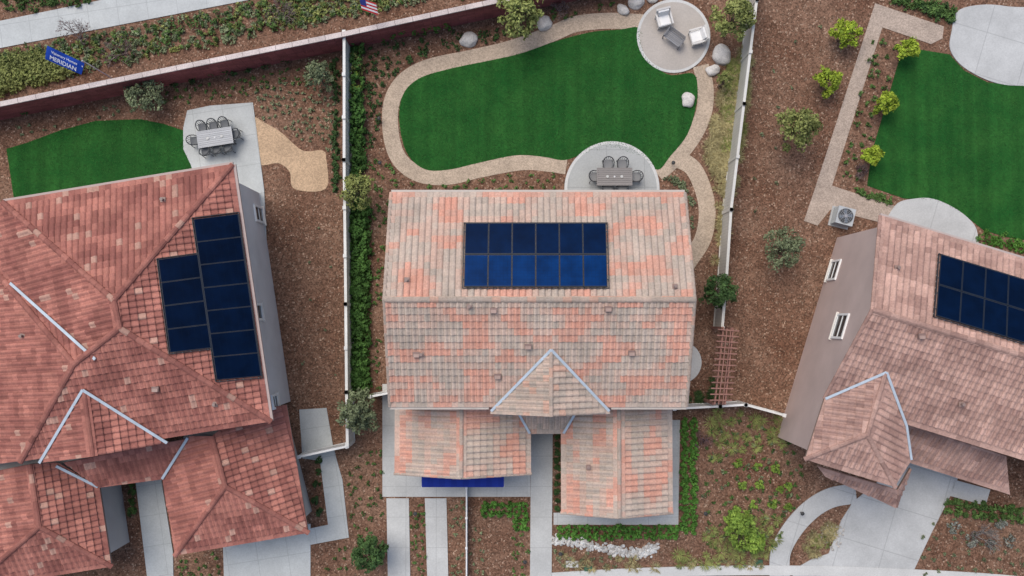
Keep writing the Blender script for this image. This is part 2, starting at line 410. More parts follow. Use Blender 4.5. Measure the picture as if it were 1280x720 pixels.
# =============== CENTRE HOUSE
def centre_house():
    H0=empty('suburban_house')
    rf=MB(); wl=MB(); wd=MB()
    xl,xr=-5.32,7.61; ze=5.4; zr=7.3
    yt=P(640,241,ze).y; yb=P(640,508,ze).y; yr=P(640,374.5,zr).y
    NW,NE,SE,SW=Vector((xl,yt,ze)),Vector((xr,yt,ze)),Vector((xr,yb,ze)),Vector((xl,yb,ze))
    RL,RR=Vector((xl,yr,zr)),Vector((xr,yr,zr))
    pn=plane(NW,NE,RR); ps=plane(SW,SE,RR)
    tiles(rf,[NW,NE,RR,RL],pal_c)
    tiles(rf,[SW,SE,RR,RL],pal_c)
    caps(rf,RL,RR,pal_cg)
    for a,b in ((NW,RL),(SW,RL),(NE,RR),(SE,RR)): caps(rf,a,b,pal_cg,.09,.03)
    B=RP(691,437,ps); zeg=5.32
    E1=P(614,518,zeg);E2=P(761,516,zeg); yf=(E1.y+E2.y)/2; x1,x2=E1.x,E2.x; xm=(x1+x2)/2; B=onpl(xm,B.y,ps)
    E1=Vector((x1,yf,zeg));E2=Vector((x2,yf,zeg)); R=Vector((xm,yf-.0,B.z))
    def foot(x):
        y=yb+(zeg-ze)/((zr-ze)/(yr-yb)); return Vector((x,y,zeg+.0))
    V1,V2=foot(x1),foot(x2)
    up=Vector((0,0,.07))
    tiles(rf,[E1+up,R+up,B+up,V1+up],pal_cg); tiles(rf,[E2+up,R+up,B+up,V2+up],pal_cg)
    caps(rf,R+up,B+up,pal_cg,.10)
    flash(rf,V1+up,B+up,.12);flash(rf,V2+up,B+up,.12)
    zw=3.0
    def wing(u0,u1,v1,zr2,pal):
        a=P(u0,v1,zw);b=P(u1,v1,zw);x0,x3=a.x,b.x;yf=(a.y+b.y)/2;xm=(x0+x3)/2;yk=yb+1.0
        rf_=Vector((xm,yf,zr2));rb=Vector((xm,yk,zr2))
        tiles(rf,[Vector((x0,yf,zw)),rf_,rb,Vector((x0,yk,zw))],pal)
        tiles(rf,[Vector((x3,yf,zw)),rf_,rb,Vector((x3,yk,zw))],pal)
        caps(rf,rf_,rb,pal,.10); 
        caps(rf,rf_,Vector((x0,yf,zw)),pal,.07,.03);caps(rf,rf_,Vector((x3,yf,zw)),pal,.07,.03)
        i=.35; X0,X3,Y=x0+i,x3-i,yf+i
        wallring(wl,[(X0,Y),(X3,Y),(X3,yk),(X0,yk)],zw-.05,(.50,.44,.38))
        wl.add([Vector((X0,Y,zw-.06)),Vector((X3,Y,zw-.06)),Vector((xm,Y,zr2-.16))],[(0,1,2)],(.50,.44,.38))
        return x0,x3,yf,yk
    a=wing(494,663,592,4.12,pal_c); b=wing(702,840,641,4.0,pal_c)
    pz=3.75; pp=[P(640,514,pz),P(727,514,pz),P(704,541,3.0),P(662,541,3.0)]
    yP=(pp[2].y+pp[3].y)/2; yT=yb-.05
    pr=[Vector((pp[3].x-.75,yT,pz)),Vector((pp[2].x+.75,yT,pz)),Vector((pp[2].x,yP,3.05)),Vector((pp[3].x,yP,3.05))]
    tiles(rf,pr,pal_cg); flash(rf,pr[0],pr[3],.11,.16); flash(rf,pr[1],pr[2],.11,.16)
    i=.3
    wallring(wl,[(xl+i,yt-i),(xr-i,yt-i),(xr-i,yb+i),(xl+i,yb+i)],ze-.02,(.50,.44,.38))
    for X in (xl+i,xr-i):
        wl.add([Vector((X,yt-i,ze-.03)),Vector((X,yb+i,ze-.03)),Vector((X,yr,zr-.17))],[(0,1,2)],(.50,.44,.38))
    wallring(wl,[(x1+.3,yf+.25),(x2-.3,yf+.25),(x2-.3,yb+i+.02),(x1+.3,yb+i+.02)],zeg-.02,(.52,.46,.40),z0=3.9)
    wl.add([Vector((x1+.3,yf+.25,zeg-.03)),Vector((x2-.3,yf+.25,zeg-.03)),Vector((xm,yf+.25,B.z-.15))],[(0,1,2)],(.52,.46,.4))
    for X in (-3.6,-.6,2.4,5.4):
        window(wd,(X,yt-i,4.2),Vector((0,1,0)),1.4,1.2); 
    for X in (-3.4,5.2): window(wd,(X,yt-i,1.4),Vector((0,1,0)),1.8,1.4)
    window(wd,(xm,yf+.25,4.6),Vector((0,-1,0)),1.4,.9)
    for Y in (-2,1.5,3.5):
        window(wd,(xl+i,Y,4.2),Vector((-1,0,0)),.9,1.2);window(wd,(xr-i,Y,4.2),Vector((1,0,0)),.9,1.2)
    window(wd,((b[0]+b[1])/2,b[2]+.35,1.5),Vector((0,-1,0)),1.8,1.4)
    gx=(a[0]+a[1])/2
    for k in range(4): box(wd,(gx,a[2]+.32,.35+k*.55),4.6,.05,.52,(.55,.5,.45))
    box(wd,(1.6,yb+i-.03,1.05),1.0,.06,2.1,(.12,.06,.03)); box(wd,(1.6,yb+i-.02,2.15),1.2,.08,.1,(.7,.7,.68))
    for u,v,k in ((509,350,0),(760,386,1),(587,383,0),(617,388,1),(521,443,1),(660,433,1),(789,441,1),(843,358,0),(527,443,0),(622,470,1)):
        pl=pn if v<374 else ps; vent(rf,RP(u,v,pl)+Vector((0,0,.06)),k)
    vent(rf,(P(735,583,3.5).x,P(735,583,3.5).y,3.62),0)
    rf.build('tile_roof',[M_tile,M_metal],H0); wl.build('stucco_walls',[M_stucco],H0); wd.build('windows_and_doors',[M_paint,M_glass],H0)
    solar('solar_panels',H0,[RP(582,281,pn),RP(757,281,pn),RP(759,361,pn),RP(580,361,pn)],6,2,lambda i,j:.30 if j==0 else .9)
    gt=MB()
    beam(gt,(xl,yt+.07,ze-.05),(xr,yt+.07,ze-.05),.12,.12,(.5,.45,.4)); beam(gt,(xl,yb-.07,ze-.05),(x1-.1,yb-.07,ze-.05),.12,.12,(.5,.45,.4)); beam(gt,(x2+.1,yb-.07,ze-.05),(xr,yb-.07,ze-.05),.12,.12,(.5,.45,.4))
    tube(gt,(xr-.25,yt+.05,ze-.1),(xr-.25,yt+.05,0),.04,.04,(.5,.45,.4))
    gt.build('gutters',[M_paint],H0)
    aw=MB(); A0=P(527,595,2.75);A1=P(630,595,2.75);B0=P(527,609,2.35);B1=P(630,609,2.35)
    k=14
    for q in range(k):
        t0,t1=q/k,(q+1)/k; a_,b_=A0.lerp(A1,t0),A0.lerp(A1,t1); c_,d_=B0.lerp(B1,t0),B0.lerp(B1,t1)
        a_=a_+Vector((0,.4,.05)); b_=b_+Vector((0,.4,.05))
        aw.add([c_,d_,b_,a_],[(0,1,2,3)],(.008,.025,.22) if q%2 else (.010,.030,.25))
        m_=(c_+d_)/2
        aw.add([c_,d_,d_-Vector((0,0,.18)),m_-Vector((0,0,.26)),c_-Vector((0,0,.18))],[(0,4,3,2,1)],(.008,.022,.17))
    for q in (0,1): beam(aw,(A0 if q==0 else A1)+Vector((0,.4,-.4)),(B0 if q==0 else B1),.03,.03,(.6,.6,.6))
    aw.build('blue_awning',[M_fabric],H0)
centre_house()

# =============== LEFT HOUSE
def left_house():
    H0=empty('suburban_house'); rf=MB();wl=MB();wd=MB()
    ze=5.4;zr=7.3
    NE=P(291,206,ze);SE=P(338,526,ze);NWc=P(4,253,ze);SWc=P(27,576,ze)
    T1=P(143,375,zr);T2=P(150,410,zr)
    pN=plane(NWc,NE,T1); pE=plane(NE,SE,T1); pS=plane(SWc,SE,T2); pW=plane(NWc,T1,T2)
    tiles(rf,[NWc,NE,RP(143,375,pN)],pal_l); 
    tiles(rf,[NE,SE,RP(150,410,pE),RP(143,375,pE)],pal_l)
    Q=RP(93,455,pS); S1=RP(121,449,pS)
    tiles(rf,[SWc,SE,RP(150,410,pS),Q],pal_l)
    W1=RP(15,354,pW); 
    Woff=RP(-60,290,pW); Wo2=RP(-60,262,pW)
    tiles(rf,[NWc,T1,T2,S1.lerp(RP(121,449,pW),.5),W1,Woff,Wo2],pal_l)
    pV=plane(Q,S1,W1); R0=RP(0,342,pV); Rm=RP(-90,236,pV)
    Voff=RP(-75,272,pV)
    tiles(rf,[Q,S1,W1,Voff,Rm],pal_l)
    pX=plane(Q,SWc,R0)
    tiles(rf,[Q,SWc,RP(-80,590,pX),RP(-120,240,pX),Rm],pal_l)
    for a,b in ((NWc,T1),(NE,T1),(T1,T2),(T2,SE),(T2,Q),(Q,SWc),(Q,Rm)): caps(rf,a,b,pal_l,.13,.06)
    flash(rf,S1,W1,.12,.15)
    A=RP(106,487,pS); zg=5.3; G1=P(52,578,zg);G2=P(211,553,zg); ex=(G2-G1).normalized(); 
    mid=(G1+G2)/2; perp=Vector((ex.y,-ex.x,0))
    Rg=Vector((A.x,A.y,A.z))+perp*((mid-A).dot(perp)); 
    up=Vector((0,0,.07))
    bk=-perp
    tiles(rf,[G1+up,Rg+up,A+up],pal_l); tiles(rf,[G2+up,Rg+up,A+up],pal_l)
    caps(rf,Rg+up,A+up,pal_l,.1); flash(rf,G1+up,A+up,.12,.13);flash(rf,G2+up,A+up,.12,.13)
    wl.add([G1+bk*.3-up,G2+bk*.3-up,Rg+bk*.3-up*2],[(0,1,2)],(.50,.42,.37))
    zl=3.0;zk=4.25
    a0=P(265,545,zk);a1=P(282,608,zk);e1=P(385,665,zl);e2=P(220,693,zl)
    pEw=plane(a1,a0,e1); pWw=plane(e2,a1,a0)
    e4=RP(358,506,pEw); e3=RP(204,598,pWw)
    tiles(rf,[e1,a1,a0,RP(300,515,pEw),e4],pal_l); tiles(rf,[e1,e2,a1],pal_l); tiles(rf,[e2,e3,RP(238,545,pWw),a0,a1],pal_l)
    for a,b in ((a0,a1),(a1,e1),(a1,e2)): caps(rf,a,b,pal_l,.12,.06)
    flash(rf,RP(236,547,pWw),e3,.12,.14)
    ew=inset([(p.x,p.y) for p in (e1,e2,e3,P(225,515,zl),P(345,510,zl))],.4); wallring(wl,ew,zl-.08,(.52,.50,.47))
    w0=P(38,580,zk);w1=P(50,658,zk);f1=P(139,707,zl);f2=P(-40,736,zl)
    pa=plane(w1,w0,f1);pc=plane(f2,w1,w0)
    f3=RP(124,608,pa)
    tiles(rf,[f1,w1,w0,RP(72,578,pa),f3],pal_l);tiles(rf,[f1,f2,w1],pal_l);tiles(rf,[f2,w1,w0,RP(-60,600,pc)],pal_l)
    for a,b in ((w0,w1),(w1,f1),(w1,f2)): caps(rf,a,b,pal_l,.12,.06)
    flash(rf,RP(72,582,pa),f3,.12,.14)
    ww=inset([(p.x,p.y) for p in (f1,f2,P(-60,600,zl),P(0,560,zl),P(115,545,zl))],.4); wallring(wl,ww,zl-.08,(.56,.54,.52))
    q=[P(80,578,3.7),P(240,547,3.7),P(204,598,3.05),P(124,610,3.05)]
    pq=plane(q[0],q[1],q[2]); q[3]=RP(124,609,pq)
    tiles(rf,q,pal_l)
    up4=inset([(p.x,p.y) for p in (NE,SE,SWc,NWc)],.42)
    wallring(wl,up4,ze-.06,(.60,.60,.61))
    wext=inset([(p.x,p.y) for p in (P(10,575,4),P(-60,585,4),P(-60,270,4),P(20,262,4))],.3); wallring(wl,wext,3.6,(.60,.60,.61))
    d=(SE-NE); d.z=0; d.normalize(); nr=Vector((-d.y,d.x,0)); 
    if nr.x<0:nr=-nr
    base=NE-nr*.42
    for u,v,w,h in ((323,268,.75,1.3),(321,390,.7,1.3),(343,502,.6,.8)):
        c=RP(u,v,(base,nr)); window(wd,c,nr,w,h)
    fe=(e1-e2); fe.z=0; fe.normalize(); fn=Vector((fe.y,-fe.x,0)); gc=(e1+e2)/2-fn*.4
    for k in range(4): obox(wd,Vector((gc.x,gc.y,.35+k*.55))+fn*.02,fe*2.2,fn*.03,Vector((0,0,.26)),(.5,.46,.42))
    vent(rf,RP(196,486,pS)+Vector((0,0,.06)),1); vent(rf,RP(205,250,pN)+Vector((0,0,.06)),0)
    vent(rf,RP(270,505,pS)+Vector((0,0,.06)),0); vent(rf,RP(30,420,pX)+Vector((0,0,.06)),0)
    rf.build('tile_roof',[M_tile,M_metal],H0); wl.build('stucco_walls',[M_stucco],H0); wd.build('windows_and_doors',[M_paint,M_glass],H0)
    solar('solar_panels',H0,[RP(241,275,pE),RP(298,268,pE),RP(327,470,pE),RP(270,475,pE)],1,7,lambda i,j:.12)
    solar('solar_panels_side',H0,[RP(197,325,pE),RP(247.6,318,pE),RP(264.6,435,pE),RP(212,441,pE)],1,4,lambda i,j:.12,lift=.198)
    gt=MB(); beam(gt,NE+nr*.08,SE+nr*.08,.12,.12,(.42,.33,.3)); beam(gt,NWc+Vector((0,.08,-.05)),NE+Vector((0,.08,-.05)),.12,.12,(.42,.33,.3))
    gt.build('gutters',[M_paint],H0)
left_house()

# =============== RIGHT HOUSE
def right_house():
    H0=empty('suburban_house'); rf=MB();wl=MB();wd=MB()
    ze=5.4;zr=7.3
    NW=P(1100,270,ze);RL=P(1090,387,zr);SW=P(1030,498,ze)
    d=(P(1280,445,zr)-RL); d.z=0; d.normalize()
    pN=plane(NW,RL,RL+d); pS=plane(SW,RL,RL+d)
    L=15
    NE=NW+d*L;RR=RL+d*L;SE=SW+d*L
    tiles(rf,[NW,NE,RR,RL],pal_r); tiles(rf,[SW,SE,RR,RL],pal_r)
    caps(rf,RL,RR,pal_r); caps(rf,NW,RL,pal_r,.09,.03); caps(rf,SW,RL,pal_r,.09,.03)
    A=RP(1106,465,pS); e=P(1006,573,5.2)
    pW=plane(e,SW,A); Sx=P(1117,607,5.2)
    rW=RP(1083,543,pW); pE=plane(Sx,rW,A)
    up=Vector((0,0,.07))
    tiles(rf,[A+up,SW+up,e+up,rW+up],pal_r); tiles(rf,[e+up,Sx+up,rW+up],pal_r)
    E2=RP(1131,532,pE)
    tiles(rf,[Sx+up,rW+up,A+up,E2+up,RP(1137,574,pE)+up],pal_r)
    for a,b in ((A,rW),(rW,e),(rW,Sx)): caps(rf,a+up,b+up,pal_r,.11,.05)
    flash(rf,SW+up,A+up,.11);flash(rf,A+up,E2+up,.11);flash(rf,E2+up,RP(1137,574,pE)+up,.1)
    z0=3.0;z1=3.7
    k=[P(1022,582,z1),P(1122,612,z1),P(1120,634,z0),P(1031,592,z0)]
    pk=plane(k[0],k[1],k[2]); k[3]=RP(1031,594,pk); tiles(rf,k,pal_r)
    tiles(rf,[k[2],k[1],P(1138,585,z1-.4)],pal_r)
    s0=P(1128,528,4.1); b0=P(1136,577,3.0); b1=P(1262,617,3.0); 
    tiles(rf,[b0,b1,b1-(b0-s0),s0],pal_r)
    wcol=(.53,.42,.385)
    dn=Vector((d.y,-d.x,0))
    c1=NW+d*.22+dn*.4; c2v=e+d*.28-dn*.35
    full=[(c1.x,c1.y),((c1+d*14).x,(c1+d*14).y)]
    s_=SE-d*.5-dn*.4; full+=[(s_.x,s_.y)]
    full+=[(c1.x+(c2v.x-c1.x)*.68,c1.y+(c2v.y-c1.y)*.68)]
    wallring(wl,full,ze-.06,wcol)
    g0=Vector((c1.x,c1.y,ze-.07));g1=Vector((full[3][0],full[3][1],ze-.07))
    gm=Vector((g0.lerp(g1,.5)));gm.z=zr-.2; wl.add([g0,g1,gm],[(0,1,2)],wcol)
    sx_=Sx-d*.35-dn*.35; m1=Vector((full[3][0],full[3][1],0))
    wg=[(m1.x,m1.y),(c2v.x,c2v.y),(sx_.x,sx_.y),((E2-d*.35).x,(E2-d*.35).y)]
    wallring(wl,wg,5.12,wcol)
    pE2=[P(1140,560,2.9),P(1250,595,2.9),P(1265,560,2.9),P(1150,520,2.9)]
    wallring(wl,inset([(p.x,p.y) for p in pE2],.3),2.92,(.3,.24,.22))
    nw=Vector(((c2v-c1).y,-(c2v-c1).x,0)).normalized()
    if nw.x>0:nw=-nw
    pw=(Vector((c1.x,c1.y,0)),nw)
    window(wd,RP(1043,338,pw),nw,.95,1.1); window(wd,RP(1051,408,pw),nw,1.1,1.25)
    for u,v,kd in ((1120,335,0),(1150,420,1),(1200,505,0)): 
        vent(rf,RP(u,v,pN if v<390 else pS)+Vector((0,0,.07)),kd)
    rf.build('tile_roof',[M_tile,M_metal],H0); wl.build('stucco_walls',[M_stucco],H0); wd.build('windows_and_doors',[M_paint,M_glass],H0)
    tl,bl_=RP(1173,320,pN),RP(1167,397,pN); a=d*6.1
    solar('solar_panels',H0,[tl,tl+a,bl_+a,bl_],6,2,lambda i,j:.15)
    gt=MB(); beam(gt,NW-dn*.07+Vector((0,0,-.05)),NE-dn*.07+Vector((0,0,-.05)),.12,.12,(.45,.38,.35)); gt.build('gutters',[M_paint],H0)
right_house()

# =============== HARDSCAPE
lawn_c=[(499,150),(504,118),(524,98),(562,86),(610,76),(650,67),(700,50),(740,40),(775,37),(800,36),(806,70),(835,93),(866,92),(872,112),(868,142),(858,170),(838,195),(822,212),(800,196),(765,185),(730,192),(705,200),(680,196),(645,194),(600,203),(560,212),(530,211),(508,190)]
lawn_l=[(8,186),(35,178),(75,163),(120,151),(175,149),(205,155),(229,163),(231,190),(240,208),(245,230),(130,245),(18,252)]
lawn_r=[(1126,68),(1150,62),(1187,68),(1205,88),(1235,103),(1270,107),(1300,100),(1330,115),(1315,305),(1262,297),(1230,288),(1205,268),(1170,250),(1130,248),(1084,232),(1090,190),(1108,130)]
slab('lawn',lawn_c,.03,M_lawn,True); slab('lawn',lawn_l,.03,M_lawn); slab('lawn',lawn_r,.03,M_lawn)
slab('gravel_path',ribbon([(708,208),(680,204),(650,203),(600,212),(560,221),(525,218),(500,200),(489,170),(489,130),(504,102),(535,84),(590,72),(640,60),(690,42),(720,30),(760,26),(806,28)],20),.018,M_gravel)
slab('gravel_path',ribbon([(876,82),(882,110),(880,140),(868,168),(850,192),(822,218)],20),.018,M_gravel)
slab('gravel_path',ribbon([(845,198),(866,210),(880,240),(884,270),(878,300),(862,325),(850,345)],21),.014,M_gravel)
slab('gravel_path',[(316,150),(330,153),(352,166),(378,188),(403,188),(408,200),(407,236),(368,236),(362,215),(348,204),(320,203)],.022,M_gravel2,True)
slab('circular_patio',circle_px(842,45,46),.05,M_conc0); slab('patio_surface',circle_px(842,45,42.5),.056,M_patio2)
slab('circular_patio',circle_px(765,236,59.5),.05,M_conc0); slab('patio_surface',circle_px(765,236,56),.056,M_patio)
slab('concrete_pad',circle_px(851,453,26),.05,M_conc0)
slab('patio',[(234,138),(262,132),(316,128),(330,236),(333,300),(290,300),(245,225),(238,205),(229,186),(229,160)],.05,M_concL)
slab('patio',cr([(1197,14),(1225,6),(1260,8),(1310,20),(1320,100),(1275,107),(1240,102),(1205,84),(1188,62),(1190,38)],5),.05,M_concR)
slab('patio',cr([(1118,258),(1145,248),(1172,250),(1205,268),(1222,292),(1210,330),(1110,300)],5),.05,M_concR)
slab('paver_path',[(1005,276),(1018,238),(1094,4),(1180,33),(1178,48),(1164,55),(1103,34),(1040,232),(1120,258),(1116,282),(1038,262),(1022,282)],.03,M_paver)
slab('sidewalk',[(-500,118),(0,26),(160,-7),(500,-80),(500,-45),(310,0),(0,60),(-500,155)],.04,M_concL)
slab('driveway',[(478,480),(500,480),(500,588),(663,592),(663,621),(478,621)],.05,M_conc)
slab('driveway_strip',[(483,623),(511,623),(514,790),(486,790)],.05,M_conc)
slab('driveway_strip',[(531,623),(558,623),(562,790),(536,790)],.05,M_conc)
slab('walkway',[(664,520),(691,520),(689,790),(662,790)],.054,M_conc)
slab('walkway',[(692,641),(838,641),(838,525),(850,525),(848,656),(692,656)],.05,M_conc)
slab('sidewalk',ribbon([(690,722),(800,716),(950,713),(1100,716),(1290,728),(1500,760)],12),.06,M_conc0)
slab('walkway',[(374,512),(408,510),(416,556),(420,572),(428,600),(436,672),(388,681),(386,661),(410,656),(400,576),(378,573)],.05,M_concL)
slab('walkway',[(168,590),(200,590),(216,690),(218,790),(192,790)],.05,M_concL)
slab('driveway',[(278,660),(388,655),(388,790),(282,790)],.05,M_concL)
slab('driveway',[(1052,650),(1066,628),(1100,600),(1150,570),(1200,590),(1192,612),(1165,665),(1140,718),(1130,790),(985,790),(992,712),(1015,699),(1036,692)],.05,M_concR)
slab('walkway',ribbon([(975,722),(976,690),(992,660),(1015,636),(1040,622),(1070,617)],25),.056,M_concR)
slab('concrete_pad',[(1194,600),(1238,612),(1232,632),(1188,620)],.05,M_concR)
slab('road',[(-90,-30),(90,-30),(90,-22.5),(-90,-22.5)],.02,M_asph,world=True)
slab('kerb',[(-90,-22.48),(90,-22.48),(90,-22.3),(-90,-22.3)],.14,M_conc0,world=True)

# =============== WALLS / FENCES
def fence(name,px,z,col,mat,th=.05,post=.13,step=2.4,capw=.10):
    mb=MB(); pts=[P(u,v,z) for u,v in px]
    for i in range(len(pts)-1):
        a,b=pts[i],pts[i+1]; a0=Vector((a.x,a.y,0)); b0=Vector((b.x,b.y,0)); L=(b0-a0).length; d=(b0-a0)/L
        n=max(1,round(L/step))
        for k in range(n):
            p=a0+d*(L*k/n);q=a0+d*(L*(k+1)/n)
            beam(mb,p+d*post/2+Vector((0,0,z/2)),q-d*post/2+Vector((0,0,z/2)),th,z-.14,jit(col,.03))
            beam(mb,p+d*post/2+Vector((0,0,z-.05)),q-d*post/2+Vector((0,0,z-.05)),capw,.07,jit(col,.03))
            beam(mb,p+d*post/2+Vector((0,0,.12)),q-d*post/2+Vector((0,0,.12)),capw,.08,jit(col,.03))
            m=int((q-p).length/.15)
            for j in range(1,m):
                w=p.lerp(q,j/m); box(mb,w+Vector((0,0,z/2)),.02,th+.012,z-.26,tuple(x*.85 for x in col),math.atan2(d.y,d.x))
        for k in range(n+1):
            p=a0+d*(L*k/n); box(mb,p+Vector((0,0,z/2+.02)),post,post,z+.06,jit(col,.03),math.atan2(d.y,d.x)); 
            box(mb,p+Vector((0,0,z+.065)),post+.04,post+.04,.03,col,math.atan2(d.y,d.x))
    return mb.build(name,[mat])
fence('vinyl_fence',[(430,40),(430,200),(432,380),(433,490),(434,556)],1.8,(.66,.66,.63),M_vinyl,capw=.13)
fence('vinyl_fence',[(949,-60),(946,0),(930,130),(914,262),(908,352),(903,410)],1.8,(.60,.585,.54),M_vinyl,capw=.13)
fence('vinyl_gate',[(374,571),(434,558)],1.7,(.7,.7,.68),M_vinyl)
fence('vinyl_gate',[(462,496),(487,491)],1.7,(.7,.7,.68),M_vinyl)
fence('vinyl_fence',[(843,511),(900,508),(932,506),(980,519)],1.6,(.70,.69,.66),M_vinyl)
fence('picket_rail',[(583,610),(583,760)],.75,(.7,.7,.7),M_vinyl,th=.03,post=.07,step=1.6,capw=.06)
def blockwall():
    mb=MB(); z=2.0
    pts=[P(u,v,z) for u,v in ((-300,194),(0,130),(200,89),(427,43),(560,14),(625,0),(800,-36))]
    for a,b in zip(pts,pts[1:]):
        a0=Vector((a.x,a.y,0));b0=Vector((b.x,b.y,0)); d=(b0-a0).normalized();L=(b0-a0).length
        rows=9; hh=(z-.08)/rows
        for r in range(rows):
            k=int(L/.42); 
            for j in range(k):
                p=a0+d*(L*(j+.01)/k);q=a0+d*(L*(j+.985)/k)
                beam(mb,p+Vector((0,0,hh*(r+.5))),q+Vector((0,0,hh*(r+.5))),.19,hh-.012,jit((.25,.078,.078),.16))
        beam(mb,a0+Vector((0,0,z/2-.05)),b0+Vector((0,0,z/2-.05)),.165,z-.1,(.10,.035,.035))
        k=int(L/.8)
        for j in range(k):
            beam(mb,a0+d*(L*(j+.01)/k)+Vector((0,0,z-.035)),a0+d*(L*(j+.99)/k)+Vector((0,0,z-.035)),.24,.08,jit((.58,.50,.47),.08))
    mb.build('block_wall',[M_block])
blockwall()
def trellis():
    mb=MB(); z=2.3; c=(.32,.165,.13)
    a=P(904,410,z);b=P(893,505,z);e=P(916,411,z);f=P(906,505,z)
    for p in (a,b,e,f): beam(mb,Vector((p.x,p.y,0)),Vector((p.x,p.y,z-.1)),.12,.12,c,0,Vector((1,0,0)))
    for p,q in ((a,b),(e,f)): beam(mb,p,q,.07,.16,c)
    n=13
    for i in range(n):
        t=(i+.3)/n; p=a.lerp(b,t);q=e.lerp(f,t); d=(q-p).normalized()
        beam(mb,p-d*.28+Vector((0,0,.12)),q+d*.28+Vector((0,0,.12)),.055,.11,jit(c,.15))
    for t in (.3,.7):
        p=a.lerp(e,t);q=b.lerp(f,t); beam(mb,p+Vector((0,0,.20)),q+Vector((0,0,.20)),.04,.04,jit(c,.1))
    mb.build('timber_trellis',[M_wood])
trellis()

# =============== FOLIAGE
def blob(n,k,rx,ry,rz,leaf,c1,c2,cl=.42):
    th=rng.uniform(0,2*np.pi,k); rr=np.sqrt(rng.uniform(0,1,k))*.72
    zz=rng.uniform(.15,1,k)*np.sqrt(np.maximum(0,1-rr**2))
    cen=np.stack([rr*np.cos(th),rr*np.sin(th),zz],1); size=rng.uniform(.6,1.15,k)*cl
    w=rng.integers(0,k,n)
    dv=rng.normal(0,1,(n,3)); dv/=np.linalg.norm(dv,axis=1)[:,None]; 
    rad=rng.uniform(.35,1,n)**.5
    p=cen[w]+dv*(rad*size[w])[:,None]
    p[:,2]=np.maximum(p[:,2],.02)
    p*=np.array([rx,ry,rz])
    nrm=dv+rng.normal(0,.6,(n,3))+np.array([0,0,.5]); nrm/=np.linalg.norm(nrm,axis=1)[:,None]
    t=np.cross(nrm,rng.normal(0,1,(n,3))); t/=np.linalg.norm(t,axis=1)[:,None]; b=np.cross(nrm,t)
    l=leaf*rng.uniform(.6,1.3,n)[:,None]
    V=np.stack([p-t*l,p+b*l*.5,p+t*l,p-b*l*.5],1).reshape(-1,3)
    mix=np.clip(rng.uniform(0,1,n)*.6+rng.uniform(0,1,k)[w]*.4,0,1)[:,None]
    C=np.array(c1)*(1-mix)+np.array(c2)*mix
    return V,C
def grass_tuft(n,r,h,c1,c2,w=.012):
    a=rng.uniform(0,2*np.pi,n); o=np.stack([np.cos(a),np.sin(a),np.zeros(n)],1); L=r*rng.uniform(.5,1.1,n)[:,None]
    base=o*r*.08; mid=base+o*L*.5+np.array([0,0,1])*h*rng.uniform(.6,1,n)[:,None]; tip=base+o*L+np.array([0,0,1])*h*rng.uniform(.2,.8,n)[:,None]
    s=np.stack([-np.sin(a),np.cos(a),np.zeros(n)],1)*w
    V=np.stack([base,mid-s,tip,mid+s],1).reshape(-1,3)
    m=rng.uniform(0,1,n)[:,None]; return V,np.array(c1)*(1-m)+np.array(c2)*m
def leafobj(name,Vs,Cs,loc=None,mat=None):
    V=np.concatenate(Vs);C=np.concatenate(Cs); nq=len(C)
    me=bpy.data.meshes.new(name); me.vertices.add(len(V)); me.vertices.foreach_set('co',V.astype(np.float32).ravel())
    me.loops.add(nq*4); me.loops.foreach_set('vertex_index',np.arange(nq*4,dtype=np.int32))
    me.polygons.add(nq); me.polygons.foreach_set('loop_start',np.arange(0,nq*4,4,dtype=np.int32)); 
    ca=me.color_attributes.new('Col','FLOAT_COLOR','CORNER')
    cc=np.concatenate([C,np.ones((nq,1))],1); ca.data.foreach_set('color',np.repeat(cc,4,axis=0).astype(np.float32).ravel())
    me.materials.append(mat or M_leaf); me.update(calc_edges=True); me.validate()
    o=bpy.data.objects.new(name,me); COL.objects.link(o)
    if loc is not None:o.location=loc
    return o
G_dark=((.025,.058,.018),(.068,.125,.036)); G_mid=((.045,.098,.025),(.115,.195,.05)); G_hedge=((.045,.13,.02),(.12,.27,.045))
G_lime=((.15,.24,.02),(.40,.49,.05)); G_olive=((.10,.13,.065),(.25,.29,.16)); G_yel=((.24,.20,.085),(.46,.40,.21)); G_grey=((.13,.14,.12),(.28,.29,.25))
G_purp=((.06,.04,.045),(.16,.10,.10)); G_yg=((.12,.15,.04),(.29,.31,.10)); G_hd=((.035,.095,.020),(.095,.20,.042)); G_lm2=((.10,.18,.03),(.26,.37,.06))
def inpoly(x,y,poly):
    c=False;n=len(poly);j=n-1
    for i in range(n):
        if ((poly[i][1]>y)!=(poly[j][1]>y)) and x<(poly[j][0]-poly[i][0])*(y-poly[i][1])/(poly[j][1]-poly[i][1])+poly[i][0]: c=not c
        j=i
    return c
def scat(poly,n,avoid=()):
    xs=[p[0] for p in poly];ys=[p[1] for p in poly];out=[];t=0
    while len(out)<n and t<n*40:
        t+=1;x=random.uniform(min(xs),max(xs));y=random.uniform(min(ys),max(ys))
        if inpoly(x,y,poly) and not any(inpoly(x,y,a) for a in avoid): out.append((x,y))
    return out
def gridpts(poly,sx,sy,ang,j=.25):
    xs=[p[0] for p in poly];ys=[p[1] for p in poly];cx,cy=sum(xs)/len(xs),sum(ys)/len(ys);R=max(max(xs)-min(xs),max(ys)-min(ys))
    out=[];a=math.radians(ang);m=int(R/min(sx,sy))+2
    for i in range(-m,m):
        for k in range(-m,m):
            gx=(i+(.5 if k%2 else 0)+random.uniform(-j,j))*sx;gy=(k+random.uniform(-j,j))*sy
            x=cx+gx*math.cos(a)-gy*math.sin(a);y=cy+gx*math.sin(a)+gy*math.cos(a)
            if inpoly(x,y,poly) and random.random()<.9: out.append((x,y))
    return out
